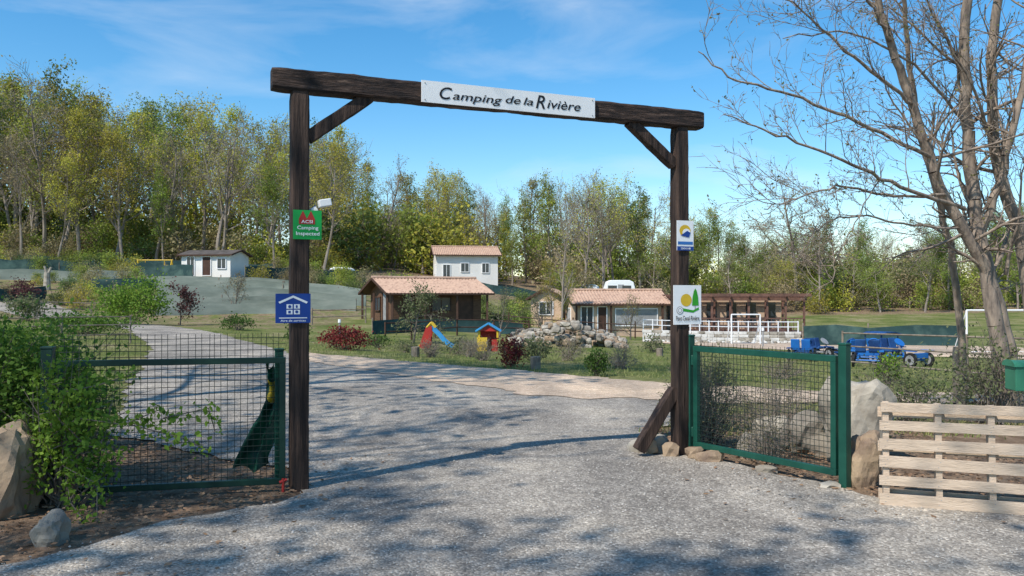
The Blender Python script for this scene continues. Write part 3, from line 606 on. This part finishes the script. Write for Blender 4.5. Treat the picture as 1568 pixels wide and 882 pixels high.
# netting fences and terrace retaining bands
def netfence(name,pts,h,mat=m_teal,posts=m_logw,step=1.6,child='net'):
    P=[]
    for a,b in zip(pts[:-1],pts[1:]):
        a=np.array(a);b=np.array(b);k=max(1,int(np.linalg.norm(b-a)/step)); P+=[a+(b-a)*i/k for i in range(k)]
    P.append(np.array(pts[-1])); z=G(P); V=[];Fc=[]
    for i,(p,zz_) in enumerate(zip(P,z)):
        hh=h*(1+.10*math.sin(i*2.3)); V+=[(p[0],p[1]-.1,zz_-.05),(p[0]+.04,p[1]-.12*math.sin(i*1.3),zz_+hh*.5),(p[0],p[1],zz_+hh)]
    for i in range(len(P)-1):
        for k in (0,1): Fc.append((i*3+k,i*3+3+k,i*3+4+k,i*3+1+k))
    root=empty(name); mkobj(child,V,Fc,mat,None,root,True); mb=MB()
    for p,zz_ in list(zip(P,z))[::2]: mb.tube((p[0],p[1]+.06,zz_-.1),(p[0],p[1]+.06,zz_+h+.15),.04,.04,6)
    mb.ob('posts',posts,root)
D=lambda u,d:(X(u,d),d)
netfence('windbreak_fence',[D(-60,72),D(90,74),D(280,74),D(295,72)],1.3)
netfence('windbreak_fence',[D(375,74),D(420,78),D(560,83)],1.3)
netfence('windbreak_fence',[D(-60,80),D(90,82),D(280,83),D(470,86)],1.2)
netfence('windbreak_fence',[D(-80,52),D(20,55),D(70,57)],.9)
netfence('windbreak_fence',[D(140,62),D(200,63),D(235,64)],.9)
netfence('windbreak_fence',[D(-80,66),D(110,68),D(215,70)],.9,m_teal2)
netfence('windbreak_fence',[D(600,88),D(680,92),D(870,92)],1.0)
netfence('windbreak_fence',[D(1230,42),D(1330,42),D(1480,40)],1.0)
netfence('windbreak_fence',[D(570,42),D(660,46),D(800,47)],.7)
for d,h,u0,u1 in ((55.5,.75,238,470),(58.5,.75,235,545),(62,.8,240,560),(66,.7,220,560),(69.5,.6,225,560)):
    netfence('retaining_bank',[D(u0,d-2),D((u0+u1)/2,d),D(u1,d+1)],h,m_teal2,m_logw,2.2,'ground_cover_sheet')
def railfence(name,pts,h=.9,mat=m_dwood,rails=(.45,.85),step=1.8,t=.09):
    mb=MB(); P=[]
    for a,b in zip(pts[:-1],pts[1:]):
        a=np.array(a);b=np.array(b);k=max(1,int(np.linalg.norm(b-a)/step)); P+=[a+(b-a)*i/k for i in range(k)]
    P.append(np.array(pts[-1])); z=G(P)
    for i,(p,zz_) in enumerate(zip(P,z)):
        mb.tube((p[0],p[1],zz_-.1),(p[0],p[1],zz_+h),t*.55,t*.5,7)
        if i+1<len(P):
            for r_ in rails: mb.tube((p[0],p[1],zz_+r_),(P[i+1][0],P[i+1][1],z[i+1]+r_),t*.4,t*.4,6)
    mb.ob(name,mat)
railfence('wooden_rail_fence',[D(478,48),D(560,50)],1.0,m_logw)
railfence('wooden_rail_fence',[D(590,38),D(700,44),D(810,46)],.9)
railfence('wooden_rail_fence',[D(60,48),D(140,50),D(235,53)],.9,m_logw)
railfence('wooden_rail_fence',[D(730,54),D(830,52),D(1020,52)],1.1)
railfence('white_balustrade',[D(985,48.5),D(1100,48.5),D(1222,48.5)],1.25,m_white,(.55,.9,1.2),.55,.07)
railfence('wire_post_fence',[D(1290,19),D(1480,15),D(1640,13.5)],1.0,m_logw,(.3,.65,.95),2.2,.05)
railfence('wire_post_fence',[D(200,26),D(95,24),D(-40,22)],.9,m_logw,(.3,.6,.85),2.2,.05)
x=X(1468,12.5); mb=MB(); mb.rbeam((x,12.5,-.2),(x,12.5,.85),.14,.14,seg=10); mb.ob('timber_fence_post',m_logw)
def frame_goal(name,u0,u1,d,h,m=m_white,dep=1.0,r=.04):
    a,b=X(u0,d),X(u1,d); z=g((a+b)/2,d); mb=MB(); mb.path([(a,d,z),(a,d,z+h),(b,d,z+h),(b,d,z)],r); mb.path([(a,d,z+h),(a,d+dep,z),(b,d+dep,z),(b,d,z+h)],r*.5); mb.ob(name,m)
frame_goal('football_goal',1480,1640,33,1.75); frame_goal('football_goal',1120,1164,44,1.6)
def rescale(root,o,s):
    root.scale=(s,s,s); root.location=tuple((1-s)*c for c in o)
def slide():
    root=empty('playground_slide'); x=X(664,33); y=33; z=g(x,y); m=MB()
    for s_ in (-.28,.28):
        m.add([(x-.75,y+s_-.03,z),(x-.15,y+s_-.03,z),(x-.05,y+s_-.03,z+1.15),(x-.35,y+s_-.03,z+1.15),(x-.75,y+s_+.03,z),(x-.15,y+s_+.03,z),(x-.05,y+s_+.03,z+1.15),(x-.35,y+s_+.03,z+1.15)],[(0,1,2,3),(7,6,5,4),(0,4,5,1),(1,5,6,2),(2,6,7,3),(3,7,4,0)])
        m.tube((x-.32,y+s_,z+1.1),(x-.1,y+s_,z+1.35),.05,.05,8,1); m.tube((x-.1,y+s_,z+1.35),(x+.1,y+s_,z+1.1),.05,.05,8,1)
    m.ob('side_panels',[m_red,m_yellow],root); k=MB()
    for i in range(4): k.box((x-.65+.1*i,y,z+.2+.22*i),(.14,.5,.05))
    k.ob('steps',m_yellow,root); c=MB(); pts=[(x-.1,1.05),(x+.25,.72),(x+.55,.38),(x+.8,.16),(x+1.0,.1)]
    for (a,za),(b,zb_) in zip(pts[:-1],pts[1:]):
        c.beam((a,y,z+za),(b,y,z+zb_),.45,.04)
        for s_ in (-.25,.25): c.beam((a,y+s_,z+za+.07),(b,y+s_,z+zb_+.07),.05,.18)
    c.ob('chute',m_cblue,root); rescale(root,(x,y,z),.80)
slide()
def playhouse():
    root=empty('playhouse'); x=X(748,33); y=33; z=g(x,y); m=MB()
    for s_ in (-.45,.45):
        m.box((x+s_,y,z+.35),(.06,.9,.7),0,0)
        for t in (-.42,.42): m.box((x+s_,y+t,z+.75),(.09,.09,.5),0,1)
    m.box((x-.3,y-.45,z+.35),(.5,.06,.7),0,1); m.box((x+.3,y-.45,z+.3),(.25,.06,.6),0,0); m.box((x,y+.45,z+.5),(.9,.06,1.0),0,0)
    m.ob('walls',[m_red,m_yellow],root); r=MB()
    for s_ in (-1,1): r.beam((x,y,z+1.38),(x+s_*.62,y,z+1.0),1.15,.06,0)
    r.ob('roof',m_cblue,root); gm=MB(); gm.add([(x-.45,y-.47,z+1.0),(x+.45,y-.47,z+1.0),(x,y-.47,z+1.30)],[(0,1,2)]); gm.ob('gable',m_red,root); rescale(root,(x,y,z),.82)
playhouse()
# pedal carts
def cart(u,d,rz,cm,canopy=True,K=.8):
    root=empty('pedal_cart'); x=X(u,d); z=g(x,d); ca,sa=math.cos(rz),math.sin(rz)
    T=lambda a,b,c:(x+K*(ca*a-sa*b),d+K*(sa*a+ca*b),z+K*c)
    w=MB()
    for a in (-.75,.75):
        for b in (-.45,.45):
            c=Vector(T(a,b,.27)); ax=Vector((-sa,ca,0)); w.disc(c,ax,.21,.06,0,18); w.disc(c,ax,.14,.065,1,14); w.disc(c,ax,.05,.1,0,8)
    w.ob('wheels',[m_tyre,m_grey],root); f=MB()
    for b in (-.3,.3): f.path([T(-.8,b,.36),T(.8,b,.36)],.035)
    for a in (-.75,.75): f.path([T(a,-.45,.27),T(a,.45,.27)],.025)
    f.box(T(.78,0,.42),(.10,.6,.14),rz); f.path([T(.3,-.2,.4),T(.15,-.2,.85)],.02); f.disc(T(.13,-.2,.86),(ca,sa,1),.15,.03)
    for a in (-.75,.75):
        for b in (-.45,.45): f.box(T(a,b,.60),(.36,.12,.03),rz)
    if canopy:
        for a in (-.6,.55):
            for b in (-.42,.42): f.path([T(a,b,.36),T(a,b,1.2)],.018)
    f.ob('frame',cm,root); s=MB()
    for b in (-.22,.22): s.box(T(-.25,b,.55),(.34,.28,.07),rz); s.beam(T(-.45,b,.55),T(-.55,b,.98),.28,.05,0)
    s.ob('seats',m_navy if cm!=m_navy else m_blue,root,.02)
    if canopy:
        c=MB()
        pts=[(-.72,1.19),(-.35,1.28),(.25,1.28),(.68,1.19)]
        for (a,za),(b,zb_) in zip(pts[:-1],pts[1:]): c.beam(T(a,0,za),T(b,0,zb_),.8,.03)
        c.ob('canopy',m_navy,root)
cart(1328,23,1.15,m_blue,False); cart(1378,23.5,-1.1,m_blue,False); cart(1350,28,.5,m_navy,True,.75); cart(1300,27,1.9,m_navy,False,.75); cart(1262,28,-.9,m_grey,False,.75); cart(1228,27,1.1,m_navy,False,.75)
def caravan(u,d,z,L=4.2,rz=0.,h=2.1,name='caravan'):
    root=empty(name); x=X(u,d); ca,sa=math.cos(rz),math.sin(rz); T=lambda a,b,c:(x+ca*a-sa*b,d+sa*a+ca*b,z+c)
    pr=[(-L/2,.4),(-L/2-.1,1.2),(-L/2+.15,h-.15),(-L/2+.5,h),(L/2-.5,h),(L/2-.1,h-.2),(L/2+.1,1.1),(L/2,.4)]; N=len(pr)
    m=MB(); m.add([T(a,-1,c) for a,c in pr]+[T(a,1,c) for a,c in pr],[tuple(range(N)),tuple(range(2*N-1,N-1,-1))]+[(i,N+i,N+(i+1)%N,(i+1)%N) for i in range(N)]); m.ob('body',m_white,root,.06)
    w=MB()
    for a in (-L*.28,L*.22): w.box(T(a,-1.01,1.3),(.9,.04,.5),rz,0)
    w.box(T(0,-1.008,.7),(L*.95,.03,.1),rz,1); w.box(T(.05,-1.012,1.05),(.6,.03,1.2),rz,1); w.ob('windows_and_trim',[m_glass,m_grey],root)
    t=MB(); t.disc(T(.1,-.85,.3),(-sa,ca,0),.3,.2,0); t.path([T(L/2,0,.45),T(L/2+.9,0,.4)],.05); t.ob('wheel_and_hitch',m_tyre,root)
caravan(524,84,g(X(524,84),84)-.3,2.4,.0,1.8); caravan(948,84,Zh(447,84)-.9,2.9); caravan(900,90,Zh(447,90)-1.3,2.4)
x=X(237,77);z=g(x,77)+.5; yf=MB()
for a in (-1.6,1.6):
    for s_ in (-.7,.7): yf.path([(x+a,77+s_,z-.6),(x+a,77,z+1.0)],.05)
yf.path([(x-1.7,77,z+1),(x+1.7,77,z+1)],.06); yf.box((x,77,z+.5),(2.6,.3,.08))
for a in (-.9,.9): yf.path([(x+a,77,z+1),(x+a,77,z+.5)],.03)
yf.ob('yellow_swing_frame',m_yellow)
ts=MB(); x=X(72,62);z=g(x,62); ts.tube((x,62,z-.2),(x,62,z+1.3),.28,.2,9); ts.tube((x,62,z+1.0),(x+.3,62,z+1.7),.12,.08,7); ts.tube((x,62,z+1.1),(x-.2,62,z+1.8),.12,.08,7); ts.ob('pollarded_trunk',m_lrock)
for u,d in ((520,36),(1168,40),(470,30)):
    x=X(u,d);z=g(x,d); b=MB(); b.tube((x,d,z),(x,d,z+.8),.04); b.tube((x,d,z+.8),(x,d,z+.95),.07,.06,8,1); b.ob('path_light_bollard',[m_grey,m_white])
# ---------------------------------------------------------------- trees
cfgT=dict(seg=[8,5,4,3],gn=[.07,.15,.2,.25],up=[.03,.12,.07,.03],taper=[.25,.3,.35,.4],nb=[15,6,6],start=[.32,.25,.2],ang=[.80,.75,.7],rat=[.48,.47,.5],rr=.55,minr=.020,max=3)
cfgN=dict(cfgT,start=[.2,.2,.2],rat=[.30,.45,.5],ang=[.6,.7,.7],nb=[18,5,5])
protos=[]
for i,(cfg,nl,lm,ls) in enumerate([(cfgT,500,f_brn,.20),(cfgT,700,f_yel,.2),(cfgT,4200,f_yel,.24),(cfgN,3400,f_yel,.22),(cfgT,4800,f_grn,.26),(cfgN,4200,f_grn,.25),(cfgT,2400,f_brn,.24),(cfgN,500,f_brn,.2),(cfgT,4800,f_drk,.28),(cfgT,2200,f_yel,.22)]):
    protos.append(treemesh('forest_tree_mesh_%d'%i,40+i,16,nl,ls,lm,m_twig,cfg,.22,.36))
cfgB=dict(seg=[3,3,3],gn=[.3,.3,.3],up=[0,.05,.05],taper=[.5,.4,.4],nb=[10,8],start=[.0,.1],ang=[.9,.8],rat=[.9,.55],rr=.5,minr=.015,max=2)
bushes=[treemesh('understory_mesh_%d'%i,70+i,3,nl,.22,lm,m_twig,cfgB,.08,.4) for i,(nl,lm) in enumerate([(1500,f_grn),(1200,f_brn),(1600,f_drk),(1300,f_yel)])]
prof=[(-400,100),(-100,95),(0,100),(60,98),(100,112),(150,150),(200,165),(250,165),(340,162),(400,185),(450,195),(540,205),(580,245),(640,250),(700,275),(760,300),(800,280),(880,272),(950,275),(1010,300),(1080,308),(1140,340),(1200,330),(1300,345),(1400,340),(1568,320),(1900,320)]
pu=[p[0] for p in prof]; pv=[p[1] for p in prof]
forest=empty('forest'); rnd=random.Random(12)
def pick(u):
    if u<420: w=[4,3,4,3,3,2,3,3,0,4]
    elif u<760: w=[2,3,3,2,5,3,2,2,1,3]
    elif u<1120: w=[3,4,2,1,5,3,2,2,1,3]
    else: w=[2,3,1,1,5,3,4,2,1,2]
    return rnd.choices(range(10),w)[0]
for row,(d0,sp) in enumerate([(91,54),(98,48),(107,44),(117,42),(129,40)]):
    u=-330
    while u<1850:
        uu=u+rnd.uniform(-18,18); d=d0+rnd.uniform(-3.5,3.5)
        if 500<uu<860: d+=18
        vt=np.interp(uu,pu,pv)+rnd.choice([-6,0,20,42,70])*(.55 if row>2 else 1)-4; x=X(uu,d); z=g(x,d); h=Zh(vt,d)-z
        h=min(max(h,5),24); me,top=protos[pick(uu)]; s=h/top
        inst('forest_tree',me,(x,d,z),max(s*1.05,.55),rnd.uniform(0,6.28),forest,s); u+=sp*rnd.uniform(.75,1.3)
for i in range(400):
    uu=rnd.uniform(-330,1850); d=rnd.uniform(87,130)+(16 if 530<uu<860 else 0); x=X(uu,d); me,top=bushes[rnd.choice([0,0,1,1,2,3,3] if uu<760 else [0,0,1,1,1,3])]; s=rnd.uniform(.8,1.5 if d<98 else 2.6)*(.8 if uu>900 else 1)
    inst('understory_bush',me,(x,d,g(x,d)-.2),s,rnd.uniform(0,6.28),forest)
plant=empty('terrace_planting')
for i in range(190):
    uu=rnd.choice([rnd.uniform(-40,560)]*4+[rnd.uniform(560,860)]); d=rnd.uniform(54,86); x=X(uu,d)
    if 225<uu<560 and d<70: continue
    if 280<uu<385 and d>62 or d>72 and 640<uu<790: continue
    if 215<uu<262 and d>62: continue
    if uu<100 and 55<d<63: continue
    me,top=bushes[rnd.choice([0,0,1,1,2,2,3])]; inst('garden_bush',me,(x,d,g(x,d)-.1),rnd.uniform(.22,.5)*(1.3 if d>70 else 1),rnd.uniform(0,6.28),plant)
def tree(name,pi,u,d,vtop,s=None):
    x=X(u,d); z=g(x,d); me,top=protos[pi]; h=Zh(vtop,d)-z; k=h/top; return inst(name,me,(x,d,z),s or k,u*.37,None,k)
tree('oak_tree',0,1222,96,250,1.15); tree('oak_tree',2,495,84,212); tree('poplar_tree',3,185,86,205); tree('poplar_tree',3,120,86,175); tree('birch_tree',7,735,108,285)
tree('maple_tree',2,88,84,235); tree('oak_tree',6,30,84,200); tree('young_tree',7,860,54,300,.35); tree('young_tree',3,845,56,400,.3);tree('young_tree',3,868,57,405,.3)
tree('oak_tree',1,330,88,165,1.15); tree('poplar_tree',5,250,88,260); tree('oak_tree',4,420,85,255); tree('oak_tree',0,70,88,118,1.2)
def small(name,seed,u,d,h,nl,ls,lm,cfg=None,r0=.06):
    c=cfg or dict(cfgT,nb=[12,6,5],start=[.2,.2,.2],rat=[.5,.5,.5],minr=.006); me,top=treemesh(name,seed,h,nl,ls,lm,m_bark,c,r0,.12); x=X(u,d); return inst(name,me,(x,d,g(x,d)),1,1.0)
small('purple_plum_tree',201,275,46,2.2,1100,.12,l_purple,r0=.04)
weep=dict(cfgT,nb=[14,6,5],start=[.35,.2,.2],up=[.03,-.12,-.2,-.25],rat=[.5,.5,.6],minr=.006)
small('weeping_willow_tree',202,632,38,2.6,1900,.10,l_sage,weep,.06); small('young_tree',203,765,44,2.5,500,.08,l_sage); small('young_tree',204,965,48,2.4,400,.08,l_bud)
small('young_tree',205,830,48,2.2,500,.09,l_sage); small('young_tree',206,1010,62,3.6,700,.09,l_sage); small('young_tree',207,360,56,2.6,500,.10,l_dry)
# big bare tree on the right
rng=np.random.default_rng(77); S=[[] for _ in range(6)]; tips=[]
def limb(pts,r0,r1,sub,Lr,cfgk,bias=(0,0,.2)):
    P=[np.array(q(*p)) for p in pts]
    Q=[]; E=[P[0]]+P+[P[-1]]
    for i in range(1,len(E)-2):
        for t in np.linspace(0,1,6,endpoint=False):
            a,b,c,d=E[i-1],E[i],E[i+1],E[i+2]; Q.append(.5*((2*b)+(-a+c)*t+(2*a-5*b+4*c-d)*t*t+(-a+3*b-3*c+d)*t**3))
    Q.append(P[-1]); N=len(Q)
    Q=[p_+rng.normal(size=3)*.012*(1 if 0<i<N-1 else 0) for i,p_ in enumerate(Q)]
    for i in range(N-1):
        ra=r0+(r1-r0)*i/(N-1); rb=r0+(r1-r0)*(i+1)/(N-1); S[0 if r0>.03 else 1].append((*Q[i],*Q[i+1],ra,rb))
    for k in range(sub):
        t=rng.uniform(.25 if r0>.05 else .08,1)*(N-1); i=min(int(t),N-2); p0=Q[i]+(Q[i+1]-Q[i])*(t-i); dd=unit(Q[i+1]-Q[i]); d=unit(dd*.6+rng.normal(size=3)*.55+np.array(bias))
        grow(rng,S,tips,p0,d,Lr*rng.uniform(.5,1.3),max(.006,(r0+(r1-r0)*i/N)*.35),2,cfgk)
ck=dict(seg=[0,0,6,5,3],gn=[0,0,.16,.2,.22],up=[0,0,.04,.03,.02],taper=[0,0,.35,.4,.5],nb=[0,0,6,3],start=[0,0,.15,.15],ang=[0,0,.65,.7],rat=[0,0,.5,.5],rr=.6,minr=.0032,max=4)
limb([(1552,640,11),(1530,520,11),(1500,360,11),(1482,200,11),(1478,60,10.8),(1500,-120,10.6)],.12,.05,14,1.2,ck)
limb([(1558,620,11.1),(1520,440,11),(1440,285,10.8),(1395,150,10.6),(1352,20,10.4),(1330,-100,10.2)],.09,.035,16,1.2,ck,(-.2,0,.2))
limb([(1478,640,12.6),(1465,440,12.3),(1440,320,12),(1408,190,11.7),(1390,60,11.4),(1385,-80,11)],.06,.025,10,1.2,ck)
limb([(1590,640,11.4),(1570,400,11.3),(1525,240,11.2),(1520,90,11),(1545,-100,10.8)],.10,.05,14,1.2,ck)
limb([(1500,370,11),(1535,260,10.8),(1570,120,10.6),(1580,0,10.5)],.06,.03,10,1.2,ck)
for pts,r in [([(1478,320,10.9),(1380,285,10.4),(1290,245,10),(1190,205,9.7),(1110,175,9.5)],.030),([(1425,240,10.7),(1330,195,10.2),(1230,150,9.9),(1130,122,9.6),(1070,78,9.5)],.028),
  ([(1452,300,10.8),(1370,300,10.5),(1290,285,10.2),(1230,300,10),(1170,320,9.9)],.022),([(1400,160,10.6),(1320,95,10.2),(1250,35,10),(1190,-20,9.8)],.026),([(1482,190,11),(1400,100,10.6),(1300,50,10.3),(1200,58,10)],.022),
  ([(1365,60,10.4),(1330,0,10.2),(1290,-60,10)],.022),([(1500,350,11),(1400,345,10.6),(1320,330,10.4),(1260,345,10.3),(1230,385,10.2)],.018),([(1350,270,10.3),(1310,340,10.2),(1280,400,10.1),(1275,440,10.1)],.008),
  ([(1482,120,11),(1430,20,10.8),(1400,-60,10.6)],.03),([(1525,240,11.1),(1490,130,10.6),(1440,40,10.3)],.03),([(1540,420,11.2),(1560,330,10.9),(1568,240,10.6)],.03)]:
    limb(pts,r,.006,13,.72,dict(ck,up=[0,0,.07,.05,.03]),(-.35,-.1,.45))
parts=[]
for l,s in enumerate(S):
    if s: v,f=tubes(s,9 if l==0 else (6 if l==1 else 4)); parts.append((v,f,0))
tips=np.array(tips); k=2800; Pt=tips[rng.integers(0,len(tips),k)]+rng.normal(size=(k,3))*.015
v,f=leaves(Pt,.038,rng,.5); parts.append((v,f,1)); V,Fc,mi=merge(parts); mkobj('bare_ash_tree',V,Fc,[m_barkl,l_bud],mi,None,True)
# trees beside and behind the viewpoint that throw the dappled shade
cs=dict(cfgT,nb=[11,5,4],start=[.42,.25,.2],rat=[.42,.45,.5],minr=.012)
shm=[treemesh('roadside_tree_mesh_%d'%i,300+i,14,nl,.22,l_bud,m_bark,cs,.20,.25)[0] for i,nl in enumerate((1000,1700))]
for i,(x,y,s,k) in enumerate([(-4.9,-2.4,.95,1),(-11.5,1.6,1.0,0),(-9.2,7.6,1.15,1),(-1.9,-3.0,.95,0),(-12.8,11.8,1.3,1),(1.6,-4.0,1.0,0),(-8.8,-2.2,1.05,0)]):
    inst('roadside_tree',shm[k],(x,y,g(x,y)),s,i*1.9)
# ---------------------------------------------------------------- light, sky, camera
el=math.radians(49.5); sd=Vector((-.70*math.cos(el),-.714*math.cos(el),math.sin(el)))
sun=bpy.data.lights.new('sun','SUN'); sun.energy=5.0; sun.angle=math.radians(.55); sun.color=(1,.94,.85); so=bpy.data.objects.new('sun',sun); so.rotation_euler=sd.to_track_quat('Z','Y').to_euler(); col.objects.link(so)
w=bpy.data.worlds.new('World'); scene.world=w; w.use_nodes=True; nt=w.node_tree; bg=nt.nodes['Background']
sky=nt.nodes.new('ShaderNodeTexSky'); sky.sky_type='NISHITA'; sky.sun_disc=False; sky.sun_elevation=el; sky.sun_rotation=math.radians(224.4); sky.air_density=1.0; sky.dust_density=.2; sky.ozone_density=2.0
tc=nt.nodes.new('ShaderNodeTexCoord'); mp=nt.nodes.new('ShaderNodeMapping'); mp.inputs['Scale'].default_value=(1.0,1.6,4.6); mp.inputs['Rotation'].default_value=(0,.22,.3); mp.inputs['Location'].default_value=(.6,0,.35); nt.links.new(tc.outputs['Generated'],mp.inputs[0])
n1=nt.nodes.new('ShaderNodeTexNoise'); n1.inputs['Scale'].default_value=2.4; n1.inputs['Detail'].default_value=9; n1.inputs['Roughness'].default_value=.56; n1.inputs['Distortion'].default_value=.5; nt.links.new(mp.outputs[0],n1.inputs['Vector'])
f=ramp(nt,n1.outputs['Fac'],[(.50,(0,0,0)),(.62,(.16,.16,.16)),(.80,(.5,.5,.5))])
hs=nt.nodes.new('ShaderNodeHueSaturation'); hs.inputs['Hue'].default_value=.494; hs.inputs['Saturation'].default_value=1.38; hs.inputs['Value'].default_value=1.3; nt.links.new(sky.outputs[0],hs.inputs['Color'])
c=mix(nt,f,hs.outputs[0],(7.0,7.4,7.8)); nt.links.new(c,bg.inputs[0]); bg.inputs[1].default_value=.14
cam=bpy.data.cameras.new('camera'); cam.sensor_width=36; cam.lens=F/1568*36; cam.clip_end=6000; cam.clip_start=.05
co=bpy.data.objects.new('camera',cam); co.location=(0,0,CAMH); co.rotation_euler=(math.radians(90)+math.atan((HZ-441)/F),0,0); col.objects.link(co); scene.camera=co
scene.view_settings.view_transform='Standard'; scene.view_settings.look='None'; scene.view_settings.exposure=0
